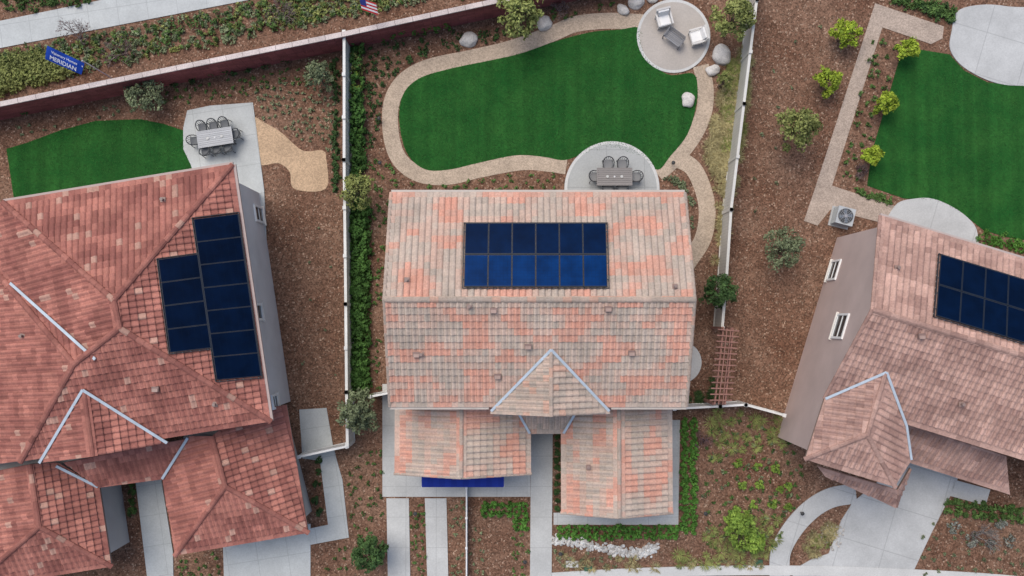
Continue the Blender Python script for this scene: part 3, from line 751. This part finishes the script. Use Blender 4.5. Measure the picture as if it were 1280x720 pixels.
def mass(name,pts,r,pal,n=26,h=.8,leaf=.07,kind='b',rv=.3):
    Vs=[];Cs=[]
    for p in pts:
        rr=(p[2] if len(p)>2 else r)*random.uniform(1-rv,1+rv)/25.0; w=P(p[0],p[1],0)
        if kind=='b': V,C=blob(n,4,rr,rr,rr*h*1.3,leaf,pal[0],pal[1])
        else: V,C=grass_tuft(n,rr*1.2,rr*h,pal[0],pal[1])
        C=C*random.uniform(.8,1.2)
        Vs.append(V+np.array([w.x,w.y,0]));Cs.append(C)
    if Vs: leafobj(name,Vs,Cs)
_cache={}
def shrub(u,v,r,pal,name='shrub',h=1.0,n=None,leaf=.075):
    rr=r/25.0; key=(id(pal),round(rr,1),name); lst=_cache.setdefault(key,[])
    z=rr*h*.8; w=P(u,v,z*.6)
    if len(lst)<3:
        n=n or int(500*max(.25,rr*rr*1.6)); n=min(n,2500)
        V,C=blob(n,9+int(rr*6),rr,rr,rr*h*1.15,leaf,pal[0],pal[1],cl=.36)
        o=leafobj(name,[V],[C],loc=(w.x,w.y,0)); lst.append(o.data)
    else:
        o=bpy.data.objects.new(name,random.choice(lst)); COL.objects.link(o); o.location=(w.x,w.y,0)
    o.rotation_euler=(0,0,random.uniform(0,6.28)); s=random.uniform(.88,1.14); o.scale=(s,s,s)
def tree(name,u,v,r,h,pal,n=1600,leaf=.09,bark=(.16,.12,.09),k=26,sparse=.30):
    R=r/25.0*(H-h*.7)/H; w=P(u,v,h*.7); mb=MB(); base=Vector((0,0,0)); top=Vector((random.uniform(-.15,.15),random.uniform(-.15,.15),h*.42))
    tube(mb,base,top,.05+R*.035,.035+R*.02,bark,8,0)
    Vs=[];Cs=[]
    for i in range(k):
        a=2*math.pi*i/k*2.4+random.uniform(-.3,.3); q=math.sqrt(random.random())
        e=Vector((math.cos(a)*R*q*.85,math.sin(a)*R*q*.85,h*.55+(1-q*q)*h*.38+random.uniform(-.1,.1)*h))
        m_=top.lerp(e,.5)+Vector((0,0,.08)); tube(mb,top,m_,.022+R*.01,.016,bark,5,0,False); tube(mb,m_,e,.016,.006,bark,5,0,False)
        s=R*random.uniform(.8,1.25)*sparse
        V,C=blob(max(20,n//k),4,s,s,s*.9,leaf,pal[0],pal[1],cl=.6); C=C*random.uniform(.75,1.25)
        Vs.append(V+np.array(e)-np.array([0,0,s*.4]));Cs.append(C)
    E=empty(name); E.location=(w.x,w.y,0)
    t=mb.build('trunk_and_limbs',[M_bark],E); c=leafobj('crown',Vs,Cs); c.parent=E
def bare(name,u,v,r,h,col=(.26,.20,.185)):
    w=P(u,v,h*.6); mb=MB(); R=r/25.0
    def rec(p,d,L,rad,dep):
        q=p+d*L; tube(mb,p,q,rad,rad*.65,jit(col,.2),5,0,False)
        if dep==0:return
        for _ in range(3):
            nd=(d+Vector((random.uniform(-.7,.7),random.uniform(-.7,.7),random.uniform(-.1,.4)))).normalized(); rec(q,nd,L*random.uniform(.6,.85),rad*.62,dep-1)
    for _ in range(4):
        a=random.uniform(0,6.28); rec(Vector((0,0,0)),Vector((math.cos(a)*.7,math.sin(a)*.7,.8)).normalized(),R*.42,.03,4)
    V,C=blob(150,12,R*.9,R*.9,h*.6,.05,G_purp[0],G_purp[1])
    E=empty(name);E.location=(w.x,w.y,0); mb.build('branches',[M_bark],E); c=leafobj('sparse_leaves',[V],[C]); c.parent=E

def blades(name,poly,n):
    pts=scat(poly,n)
    w=np.array([[*P(x,y,0)[:2],.03] for x,y in pts]); m=len(w)
    a=rng.uniform(0,2*np.pi,m); o=np.stack([np.cos(a),np.sin(a),np.zeros(m)],1); s=np.stack([-np.sin(a),np.cos(a),np.zeros(m)],1)*.012
    L=rng.uniform(.03,.075,m)[:,None]; tip=w+o*L+np.array([0,0,.03]); mid=w+o*L*.5+np.array([0,0,.03])
    V=np.stack([w,mid-s,tip,mid+s],1).reshape(-1,3); t=rng.uniform(0,1,m)[:,None]
    leafobj(name,[V],[np.array((.012,.07,.012))*(1-t)+np.array((.045,.17,.03))*t])
blades('grass_blades',[tuple(p) for p in cr([Vector(p) for p in lawn_c])],20000); blades('grass_blades',lawn_l,7000); blades('grass_blades',lawn_r,11000)

# hedges & shrubs
for i,v in enumerate(range(256,494,7)):
    for du in (-3,7): shrub(446+du+random.uniform(-1.5,1.5),v+random.uniform(-2,2),11,G_hd,'hedge_shrub',1.7,n=330)
for v in range(56,128,8): shrub(445+random.uniform(-1,1),v,9,random.choice((G_yg,G_hd,G_lm2)),'hedge_shrub',1.6)
for v in range(128,256,8): shrub(446+random.uniform(-2,2),v,10,random.choice((G_hd,G_hd,G_mid)),'hedge_shrub',1.6)
for i in range(9): shrub(452+i*13.2,49-i*2.4,9,G_hedge,'shrub',1.8)
for i in range(18): shrub(10+i*23,141-i*4.6+random.uniform(-3,3),random.uniform(7,11),G_dark,'shrub',1.1)
for v in range(60,240,8):
    if random.random()<.85: shrub(420+random.uniform(-3,2),v,5.5,G_dark,'shrub',1)
for v in range(528,668,9):
    for du in (0,11): shrub(856+du+random.uniform(-1,1),v,6.5,G_hedge,'box_hedge_shrub',1)
for u in range(700,852,9):
    for dv in (0,9): shrub(u,661+dv+random.uniform(-1,1),6,G_hedge,'box_hedge_shrub',1)
for v in range(545,640,10): shrub(697,v,4.5,G_dark,'box_hedge_shrub',.9)
for u in range(606,662,10):
    for dv in (0,9,18,27): 
        if dv<12 or u>644: shrub(u,632+dv,5.5,G_hedge,'box_hedge_shrub',.9)
for u in range(1186,1275,11):
    for dv in (0,11): shrub(u,628+dv+ (u-1186)*.12,7.5,G_mid,'box_hedge_shrub',.9)
for u,v in ((1193,660),(1215,676),(1237,680),(1262,676),(1252,655)): shrub(u,v,9,G_grey,'shrub',.8)
for v in range(560,650,12): shrub(165,v-5,6,G_mid,'shrub',1)
for v in (575,590,605,625,640): shrub(398+random.uniform(-3,3),v,6,G_dark,'shrub',1)
for u,v,r in ((1057,42,19),(1035,101,18),(1135,62,15),(1108,127,14),(1091,193,13),(928,664,24),(944,678,13),(918,648,13)): 
    tree('lime_shrub',u,v,r,1.5,G_lime if u>1000 else G_lm2,1200,.09,k=18,sparse=.36)
for u,v in ((923,580),(928,606),(948,583),(970,586),(950,606),(985,608),(965,630),(985,634),(942,630),(975,612)): shrub(u,v,5.8,G_lm2,'shrub',.8)
tree('olive_tree',998,161,29,3.2,G_yg,3000,.08,k=34,sparse=.33); tree('olive_tree',980,311,26,3.0,G_olive,2400,.07,k=30,sparse=.33)
tree('olive_tree',446,516,27,3.2,G_olive,2800,.08,k=32,sparse=.33); tree('small_tree',448,238,26,3.0,G_yg,1900,.07,k=28,sparse=.26)
tree('small_tree',900,366,22,3.0,G_dark,2200,.08,k=28,sparse=.36); tree('small_tree',648,14,30,3.5,G_yg,2600,.09,k=30,sparse=.33); tree('small_tree',917,24,28,3.2,G_yg,2600,.09,k=30,sparse=.33)
tree('small_tree',460,692,22,2.4,G_dark,2200,.09,k=26,sparse=.38)
tree('olive_tree',397,95,19,1.8,G_olive,1500,.07,k=22,sparse=.34); tree('olive_tree',176,119,24,1.8,G_olive,1700,.07,k=24,sparse=.34)
tree('small_tree',905,100,11,1.6,G_yg,700,.07,k=14)
bare('bare_shrub',82,36,26,2.4);bare('bare_shrub',140,58,24,2.2);bare('bare_shrub',345,12,24,2.2);bare('bare_shrub',881,552,15,1.4,(.26,.15,.14));bare('bare_shrub',1233,676,26,1.6,(.28,.25,.23));bare('bare_shrub',1078,212,11,1.0)
bare('bare_shrub',700,8,14,1.2)
top_strip=[(0,66),(0,112),(200,72),(430,24),(600,-10),(480,-20),(320,3)]
mass('groundcover_plants',gridpts(top_strip,13,10,-12),6.3,G_mid,46,.8)
mass('groundcover_plants',scat(top_strip,380),5,G_olive,34,.6)
mass('groundcover_plants',scat(top_strip,160),5,G_yg,34,.6)
mass('groundcover_plants',scat([(0,72),(60,66),(112,85),(60,102),(0,118)],300),8,G_yg,60,.9)
mass('groundcover_plants',scat([(0,0),(150,-20),(100,5),(0,22)],60),6,G_mid,40)
mass('groundcover_plants',scat([(320,0),(440,-20),(600,-20),(430,20),(330,40)],140),5,G_yg,30)
mass('low_plants',gridpts([(312,108),(420,95),(424,200),(405,185),(380,180),(350,155),(320,148)],9,9,10),3.4,G_olive,26,.8,.06)
mass('low_plants',gridpts([(200,112),(330,88),(420,72),(420,100),(315,118),(235,128),(205,140)],11,9,-10),3.4,G_mid,26,.8,.06)
mass('low_plants',gridpts([(20,160),(200,120),(215,140),(100,150),(20,178)],14,10,-12),3,G_olive,24,.8,.06)
mass('low_plants',gridpts([(455,560),(478,560),(480,720),(410,720),(390,690),(440,680),(432,590)],12,13,0),3.8,G_mid,28,.8,.06)
mass('low_plants',gridpts([(512,628),(530,628),(533,725),(515,725)],8,9,0),3.3,G_mid,26,.8,.06)
mass('low_plants',gridpts([(562,625),(581,625),(582,725),(565,725)],8,10,0),3.3,G_olive,26,.8,.06)
mass('low_plants',gridpts([(640,655),(660,655),(660,725),(640,725)],9,10,0),3.3,G_mid,26,.8,.06)
mass('low_plants',gridpts([(586,655),(604,655),(604,725),(588,725)],9,13,0),3,G_olive,24,.8,.06)
mass('low_plants',gridpts([(1090,50),(1112,46),(1124,60),(1080,225),(1050,225)],14,13,17),4.8,G_mid,44,.8,.07)
mass('low_plants',gridpts([(560,70),(660,20),(700,8),(790,5),(720,25),(640,50),(560,68)],15,13,-15),4,G_mid,36,.8,.07)
mass('low_plants',scat([(455,60),(560,42),(640,30),(620,52),(520,73),(480,105),(474,160),(458,200)],110),3.8,G_dark,30,.8,.06)
mass('low_plants',scat([(458,200),(480,200),(520,232),(600,235),(490,238),(485,400),(460,400)],70),3.2,G_mid,28,.8,.06)
mass('low_plants',gridpts([(600,224),(640,215),(700,218),(704,238),(500,238)],14,8,0),3.5,G_mid,30,.8,.06)
mass('low_plants',scat([(828,222),(848,218),(866,250),(866,290),(858,240)],45),3.5,G_olive,26,.8,.06)
fb=[(878,530),(930,518),(985,528),(1012,600),(1000,640),(965,690),(880,690)]
mass('low_plants',gridpts(fb,15,13,10,.18),4,G_mid,34,.8,.06)
mass('low_plants',gridpts(fb,25,22,-12,.2),3.8,G_olive,30,.8,.06)
mass('low_plants',gridpts([(690,690),(700,683),(820,700),(960,695),(960,708),(690,712)],13,9,0),3.5,G_olive,28,.8,.06)
mass('low_plants',scat([(460,420),(478,420),(476,488),(460,488)],16),3,G_mid,24,.8,.06)
mass('low_plants',scat([(1140,10),(1190,0),(1190,28),(1150,18)],40),5,G_dark,36,.8,.07)
mass('low_plants',scat([(1105,-4),(1195,8),(1190,26),(1110,2)],50),6,G_mid,40,.8,.07)
mass('low_plants',scat([(1070,235),(1120,250),(1118,258),(1072,243)],40),4,G_mid,30,.8,.06)
mass('low_plants',scat([(1222,288),(1285,303),(1280,318),(1220,300)],50),5,G_hedge,36,.8,.06)
mass('low_plants',gridpts([(985,20),(1040,10),(960,270),(930,270),(940,120)],34,40,17),3,G_olive,20,.8,.06)
mass('low_plants',gridpts([(350,245),(420,245),(424,500),(385,500)],34,44,8),2.4,G_olive,14,.8,.06)
mass('low_plants',gridpts([(1150,655),(1200,645),(1280,690),(1280,740),(1145,740)],17,15,10),3.6,G_olive,28,.8,.06)
mass('low_plants',scat([(1006,688),(1020,668),(1045,660),(1034,684)],22),4,G_yg,34,.8,.06)
mass('low_plants',gridpts([(220,697),(276,690),(278,725),(222,725)],9,9,0),3.6,G_mid,26,.8,.06)
mass('ornamental_grass',scat([(886,175),(905,100),(930,60),(940,60),(918,240),(905,300),(893,340),(889,330),(900,270),(892,220),(880,192)],210),7,G_yel,60,.8,kind='g')
mass('ornamental_grass',scat([(905,75),(935,60),(925,190),(905,190)],60),7,G_yg,60,.9,kind='g')
mass('ornamental_grass',gridpts([(880,515),(940,512),(985,525),(1000,560),(960,560),(905,570),(882,590)],15,14,8),7,G_yg,55,.7,kind='g')
mass('ornamental_grass',gridpts([(880,655),(985,645),(970,690),(960,705),(830,706),(840,690),(880,685)],14,11,0),7,G_yg,55,.7,kind='g')
mass('ornamental_grass',gridpts([(700,690),(720,690),(820,702),(960,698),(960,708),(700,712)],19,9,0),6,G_yel,45,.7,kind='g')
mass('ornamental_grass',scat([(1004,690),(1018,694),(1050,662),(1040,652),(1010,668)],22),6,G_yel,50,.8,kind='g')
mass('ornamental_grass',scat([(876,490),(892,470),(896,503),(850,503)],16),6,G_dark,60,.9,kind='g')

# =============== ROCKS
def rockmesh(r,seed,sub=2,flat=.65):
    import bmesh
    bm=bmesh.new(); bmesh.ops.create_icosphere(bm,subdivisions=sub,radius=1)
    for v in bm.verts:
        k=1+.28*noise.noise(v.co*1.3+Vector((seed*7.1,seed,0)))+.08*noise.noise(v.co*4+Vector((seed,0,3)))
        v.co=Vector((v.co.x*k*r,v.co.y*k*r*(.75+.1*(seed%3)),max(-.3,v.co.z)*k*r*flat))
    vs=[v.co.copy() for v in bm.verts]; fs=[[v.index for v in f.verts] for f in bm.faces]; bm.free(); return vs,fs
for i,(u,v,r) in enumerate(((586,50,11),(680,29,10),(779,12,8),(795,2,11),(902,69,13),(891,88,9),(860,125,10),(815,-4,8))):
    vs,fs=rockmesh(r/25,i+1,3); mb=MB(); mb.add(vs,fs,(.60,.57,.53)); w=P(u,v,.1); o=mb.build('boulder',[M_rock],smooth=True,loc=(w.x,w.y,.08)); o.rotation_euler=(0,0,i*1.3)
mb=MB(); 
rp=cr([Vector(p) for p in ((694,674),(730,680),(770,688),(800,691),(818,685))],8,False)
protos=[rockmesh(1,s+3,1) for s in range(5)]
def rocks(mb,pts,rmin,rmax,cols):
    for u,v in pts:
        w=P(u,v,0); vs,fs=random.choice(protos); r=random.uniform(rmin,rmax); a=random.uniform(0,6.28); ca,sa=math.cos(a),math.sin(a)
        mb.add([Vector((w.x+(q.x*ca-q.y*sa)*r,w.y+(q.x*sa+q.y*ca)*r,.03+q.z*r)) for q in vs],fs,jit(random.choice(cols),.15))
pts=[]
for _ in range(420):
    p=random.choice(rp); pts.append((p.x+random.uniform(-5,5),p.y+random.gauss(0,3)))
rocks(mb,pts,.05,.13,[(.55,.53,.5),(.42,.40,.37),(.6,.6,.58)])
rocks(mb,scat([(1022,668),(1035,655),(1056,655),(1052,680),(1040,690)],60),.04,.1,[(.4,.38,.35),(.5,.45,.4)])
mb.build('river_rock_bed',[M_rock])
mb=MB()
beds=[([(320,240),(424,200),(426,550),(380,510)],500),([(950,20),(1090,20),(1010,280),(960,500),(915,500),(925,250)],1000),([(455,60),(485,60),(485,490),(455,490)],150),([(850,515),(1010,580),(960,700),(850,690)],250),([(100,150),(420,80),(420,120),(230,140)],150),([(590,655),(660,655),(660,720),(590,720)],60)]
for poly,n in beds:
    for u,v in scat(poly,n):
        w=P(u,v,0); a=random.uniform(0,3.14); L=random.uniform(.03,.07)
        box(mb,(w.x,w.y,.010),L,L*.35,.012,jit(random.choice([(.28,.19,.13),(.12,.07,.045),(.36,.26,.19)]),.2),a)
mb.build('bark_chips',[M_bark])

# =============== FURNITURE
def chair(name,u,v,rot,col,seatcol,s=1.0,parent=None,z0=.056):
    w=P(u,v,.5); mb=MB(); W=.54*s
    seat=[]; 
    for i in range(12):
        a=2*math.pi*i/12; ca,sa=math.cos(a),math.sin(a)
        seat.append((math.copysign(abs(ca)**.55,ca)*W*.43,math.copysign(abs(sa)**.55,sa)*W*.43))
    vs=[Vector((x,y,.40)) for x,y in seat]+[Vector((x*1.02,y*1.02,.44)) for x,y in seat]+[Vector((x*.9,y*.9,.47)) for x,y in seat]
    fs=[(i,(i+1)%12,12+(i+1)%12,12+i) for i in range(12)]+[(12+i,12+(i+1)%12,24+(i+1)%12,24+i) for i in range(12)]+[tuple(range(24,36)),tuple(range(11,-1,-1))]
    mb.add(vs,fs,seatcol)
    arc=[Vector((math.cos(a)*W*.52,math.sin(a)*W*.52+.02,.66+.20*max(0,math.sin(a)))) for a in [math.radians(-20+i*220/10) for i in range(11)]]
    for a,b in zip(arc,arc[1:]): tube(mb,a,b,.024,.024,col,6)
    for i in range(2,9): tube(mb,arc[i],Vector((arc[i].x*.86,arc[i].y*.86,.42)),.012,.012,col,5)
    for x,y in ((-1,-1),(1,-1),(1,1),(-1,1)): tube(mb,(x*W*.45,y*W*.42,.0),(x*W*.42,y*W*.38,.42),.018,.02,col,6)
    for x in (-1,1): tube(mb,(x*W*.44,-W*.4,.40),(arc[0 if x>0 else -1].x,arc[0].y,.66),.02,.02,col,6)
    o=mb.build(name,[M_paint],parent); o.location=(w.x,w.y,z0); o.rotation_euler=(0,0,rot); return o
def table(name,u,v,L,Wd,rot,col,leg):
    w=P(u,v,.74); mb=MB(); k=8
    for i in range(k):
        y=-Wd/2+Wd*(i+.5)/k; box(mb,(0,y,.735),L-.08,Wd/k-.012,.03,jit(col,.07))
    for s in (-1,1): box(mb,(0,s*(Wd/2+.02),.733),L,.04,.045,col); box(mb,(s*(L/2-.02),0,.734),.04,Wd-.004,.043,col)
    for x in (-1,1):
        for y in (-1,1): beam(mb,(x*(L/2-.1),y*(Wd/2-.08),0),(x*(L/2-.08),y*(Wd/2-.06),.71),.06,.06,leg,0,Vector((1,0,0)))
    beam(mb,(-L/2+.1,0,.15),(L/2-.1,0,.15),.05,.05,leg); tube(mb,(0,0,.70),(0,0,.765),.045,.045,(.6,.6,.6),12)
    for x in (-.35,.35): tube(mb,(x,0,.75),(x,0,.79),.06,.07,(.5,.5,.48),12)
    o=mb.build(name,[M_paint]); o.location=(w.x,w.y,.056); o.rotation_euler=(0,0,rot)
table('dining_table',768,221,1.75,.80,0,(.24,.22,.21),(.06,.06,.06))
for u,v,r in ((760,205,0),(778,205,0),(760,237,math.pi),(778,237,math.pi),(743,221,math.pi/2),(795,221,-math.pi/2)): chair('patio_chair',u,v,r,(.05,.05,.055),(.22,.22,.22))
A=math.radians(9)
table('dining_table',269,172,1.75,.75,A,(.42,.43,.44),(.1,.1,.1))
for i in (-1,0,1):
    ca=math.cos(A)
    chair('patio_chair',267+i*14*ca,172-i*14*math.sin(A)-15,A,(.05,.055,.06),(.12,.13,.14),.9)
    chair('patio_chair',271+i*14*ca,172-i*14*math.sin(A)+15,A+math.pi,(.05,.055,.06),(.12,.13,.14),.9)
chair('patio_chair',243,176,A+math.pi/2,(.05,.055,.06),(.12,.13,.14),.9);chair('patio_chair',295,168,A-math.pi/2,(.05,.055,.06),(.12,.13,.14),.9)
def lounge(name,u,v,rot,col,cush):
    w=P(u,v,.4);mb=MB()
    box(mb,(0,0,.30),.72,.66,.10,col); box(mb,(0,-.03,.395),.56,.56,.09,cush); box(mb,(0,-.03,.45),.50,.50,.03,cush)
    obox(mb,Vector((0,.34,.56)),Vector((.36,0,0)),Vector((0,.045,.012)),Vector((0,.09,.26)),col); obox(mb,Vector((0,.26,.58)),Vector((.27,0,0)),Vector((0,.04,.01)),Vector((0,.07,.2)),cush)
    for s in (-1,1):
        box(mb,(s*.35,0,.56),.08,.68,.04,col)
        for y in (-.28,.28): beam(mb,(s*.34,y,0),(s*.34,y,.54),.05,.05,col,0,Vector((1,0,0)))
    o=mb.build(name,[M_paint]);o.location=(w.x,w.y,.056);o.rotation_euler=(0,0,rot)
lounge('lounge_chair',830,25,.25,(.62,.60,.57),(.80,.79,.77)); lounge('lounge_chair',871,46,-1.3,(.62,.60,.57),(.80,.79,.77))
def bench():
    w=P(842,48,.4);mb=MB()
    for i in range(6): box(mb,(0,-.2+i*.08,.42),.95,.065,.03,jit((.24,.24,.25),.1))
    for i in range(3): box(mb,(0,.24+i*.02,.52+i*.1),.95,.02,.07,(.24,.24,.25))
    for s in (-1,1):
        box(mb,(s*.48,0,.60),.06,.5,.03,(.17,.17,.18))
        for y in (-.2,.22): beam(mb,(s*.48,y,0),(s*.48,y,.6),.05,.05,(.17,.17,.18),0,Vector((1,0,0)))
    o=mb.build('garden_bench',[M_paint]);o.location=(w.x,w.y,.056);o.rotation_euler=(0,0,-.65)
bench()
def ac():
    w=P(1057,270,.8);mb=MB();c=(.40,.42,.42)
    box(mb,(0,0,.03),1.0,1.0,.1,(.42,.42,.41)); 
    for s in range(12):
        z=.12+s*.055; box(mb,(0,0,z),.84,.84,.025,c); box(mb,(0,0,z+.027),.80,.80,.03,(.08,.08,.08))
    box(mb,(0,0,.80),.86,.86,.05,(.42,.44,.45))
    tube(mb,(0,0,.80),(0,0,.832),.38,.38,(.04,.045,.05),28)
    for r in (.12,.2,.28,.36):
        pts=[Vector((math.cos(a)*r,math.sin(a)*r,.85)) for a in [i*math.pi/12 for i in range(25)]]
        for a,b in zip(pts,pts[1:]): tube(mb,a,b,.008,.008,(.35,.35,.36),4)
    for i in range(8):
        a=i*math.pi/4; tube(mb,(0,0,.85),(math.cos(a)*.38,math.sin(a)*.38,.845),.008,.008,(.35,.35,.36),4)
    tube(mb,(0,0,.83),(0,0,.87),.09,.08,(.3,.3,.32),14)
    for i in range(4):
        a=i*math.pi/2+.3; obox(mb,Vector((math.cos(a)*.2,math.sin(a)*.2,.836)),Vector((math.cos(a)*.13,math.sin(a)*.13,0)),Vector((-math.sin(a)*.07,math.cos(a)*.07,.0)),Vector((0,0,.002)),(.12,.15,.19))
    o=mb.build('air_conditioner',[M_paint]);o.location=(w.x,w.y,0);o.rotation_euler=(0,0,-.25)
ac()
def banner():
    E=empty('banner_flag'); mb=MB(); base=P(140,98,0); top=Vector((base.x,base.y,3.1))
    tube(mb,base,top,.035,.025,(.75,.75,.75),8)
    tube(mb,top,P(103,84,3.0),.02,.02,(.75,.75,.75),8); mb.build('pole',[M_paint],E)
    c=[P(59,57,3.25),P(106,79,3.15),P(101,93,2.7),P(57,74,2.8)]
    fb=MB();k=14;vs=[]
    for j in range(5):
        for i in range(k+1):
            s,t=i/k,j/4; p=c[0].lerp(c[1],s).lerp(c[3].lerp(c[2],s),t); p=p+Vector((0,0,.05*math.sin(s*9+t*2))); vs.append(p)
    fb.add(vs,[(j*(k+1)+i,(j+1)*(k+1)+i,(j+1)*(k+1)+i+1,j*(k+1)+i+1) for j in range(4) for i in range(k)],(.008,.055,.36)); fb.build('banner_cloth',[M_fabric],E)
    def txt(s,size,t):
        cu=bpy.data.curves.new('banner_text','FONT');cu.body=s;cu.size=size;cu.align_x='CENTER';cu.align_y='CENTER';cu.extrude=.004
        o=bpy.data.objects.new('banner_text',cu);COL.objects.link(o);o.parent=E
        m=(c[0]+c[1])*.5*(1-t)+(c[2]+c[3])*.5*t
        X=(c[1]-c[0]).normalized();Y=(c[0]-c[3]);Y=(Y-X*Y.dot(X)).normalized();Z=X.cross(Y)
        o.matrix_world=Matrix((( X.x,Y.x,Z.x,m.x+Z.x*.08),(X.y,Y.y,Z.y,m.y+Z.y*.08),(X.z,Y.z,Z.z,m.z+Z.z*.08),(0,0,0,1)))
        mm,nt,bs=base_mat('banner_ink'); nt.links.new(mulcol(nt,(.75,.77,.8),mapr(nt,noise_n(nt,pos(nt),8),.3,.7,.92,1.08)),bs.inputs['Base Color']); cu.materials.append(mm)
    txt('MERIDIAN',.30,.68); txt('Visionary Homes',.19,.25)
    F=empty('national_flag'); mb=MB()
    b=P(470,22,0); top=Vector((b.x,b.y,3.4)); tube(mb,b,top,.03,.02,(.7,.7,.7),8); mb.build('pole',[M_paint],F)
    fb=MB(); o=P(449,-3,3.2); X=P(470,4,3.3)-o; Y=(P(452,12,2.8)-o)
    for j in range(7):
        for i in range(8):
            q=[o+X*(i/8)+Y*(j/7),o+X*((i+1)/8)+Y*(j/7),o+X*((i+1)/8)+Y*((j+1)/7),o+X*(i/8)+Y*((j+1)/7)]
            col=(.03,.04,.2) if (i<3 and j<4) else ((.5,.03,.04) if j%2==0 else (.75,.75,.75)); fb.add(q,[(0,3,2,1)],col)
    fb.build('flag_cloth',[M_fabric],F)
banner()
def valve(u,v):
    w=P(u,v,.0);mb=MB(); box(mb,(0,0,.02),.42,.28,.06,(.04,.10,.06)); box(mb,(0,0,.055),.36,.22,.02,(.05,.12,.07)); box(mb,(.0,0,.07),.06,.03,.015,(.02,.05,.03))
    mb.build('irrigation_valve_box',[M_paint],loc=(w.x,w.y,0))
for p in ((948,703),(735,711)): valve(*p)
def utility(u,v):
    w=P(u,v,.0);mb=MB(); box(mb,(0,0,.03),.62,.32,.08,(.45,.45,.43)); box(mb,(0,0,.075),.54,.25,.015,(.55,.55,.53)); box(mb,(.18,0,.088),.05,.03,.012,(.1,.1,.1))
    mb.build('utility_box_lid',[M_paint],loc=(w.x,w.y,0))
utility(715,705)
def light(u,v):
    w=P(u,v,0);mb=MB(); tube(mb,(0,0,0),(0,0,.4),.02,.02,(.05,.05,.05),8); tube(mb,(0,0,.38),(0,0,.44),.10,.03,(.06,.06,.06),12); tube(mb,(0,0,.30),(0,0,.38),.04,.04,(.5,.5,.45),10)
    mb.build('path_light',[M_paint],loc=(w.x,w.y,0))
for p in ((520,640),(656,700),(700,690),(880,640),(1000,640),(475,150),(476,205),(840,205)): light(*p)

# =============== CAMERA / LIGHT
cam=bpy.data.cameras.new('Camera');co=bpy.data.objects.new('Camera',cam);COL.objects.link(co)
co.location=(0,0,H);co.rotation_euler=(TH,0,0);cam.sensor_width=36;cam.lens=36*F/1280;cam.clip_end=6000;scene.camera=co
w=bpy.data.worlds.new("World");scene.world=w;w.use_nodes=True;nt=w.node_tree
sky=nt.nodes.new('ShaderNodeTexSky');sky.sky_type='NISHITA';sky.sun_disc=False;el,az=math.radians(62),math.radians(-35)
sky.sun_elevation=el;sky.sun_rotation=az;sky.dust_density=3
nt.links.new(sky.outputs[0],nt.nodes['Background'].inputs[0]);nt.nodes['Background'].inputs[1].default_value=.15
sl=bpy.data.lights.new('sun','SUN');so=bpy.data.objects.new('sun',sl);COL.objects.link(so)
sl.energy=1.95;sl.angle=math.radians(45);sl.color=(1,.95,.88)
dirv=Vector((math.sin(az)*math.cos(el),math.cos(az)*math.cos(el),math.sin(el)))
so.rotation_euler=dirv.to_track_quat('Z','Y').to_euler();so.location=(0,0,60)
scene.view_settings.view_transform='Standard';scene.view_settings.look='None';scene.view_settings.exposure=0
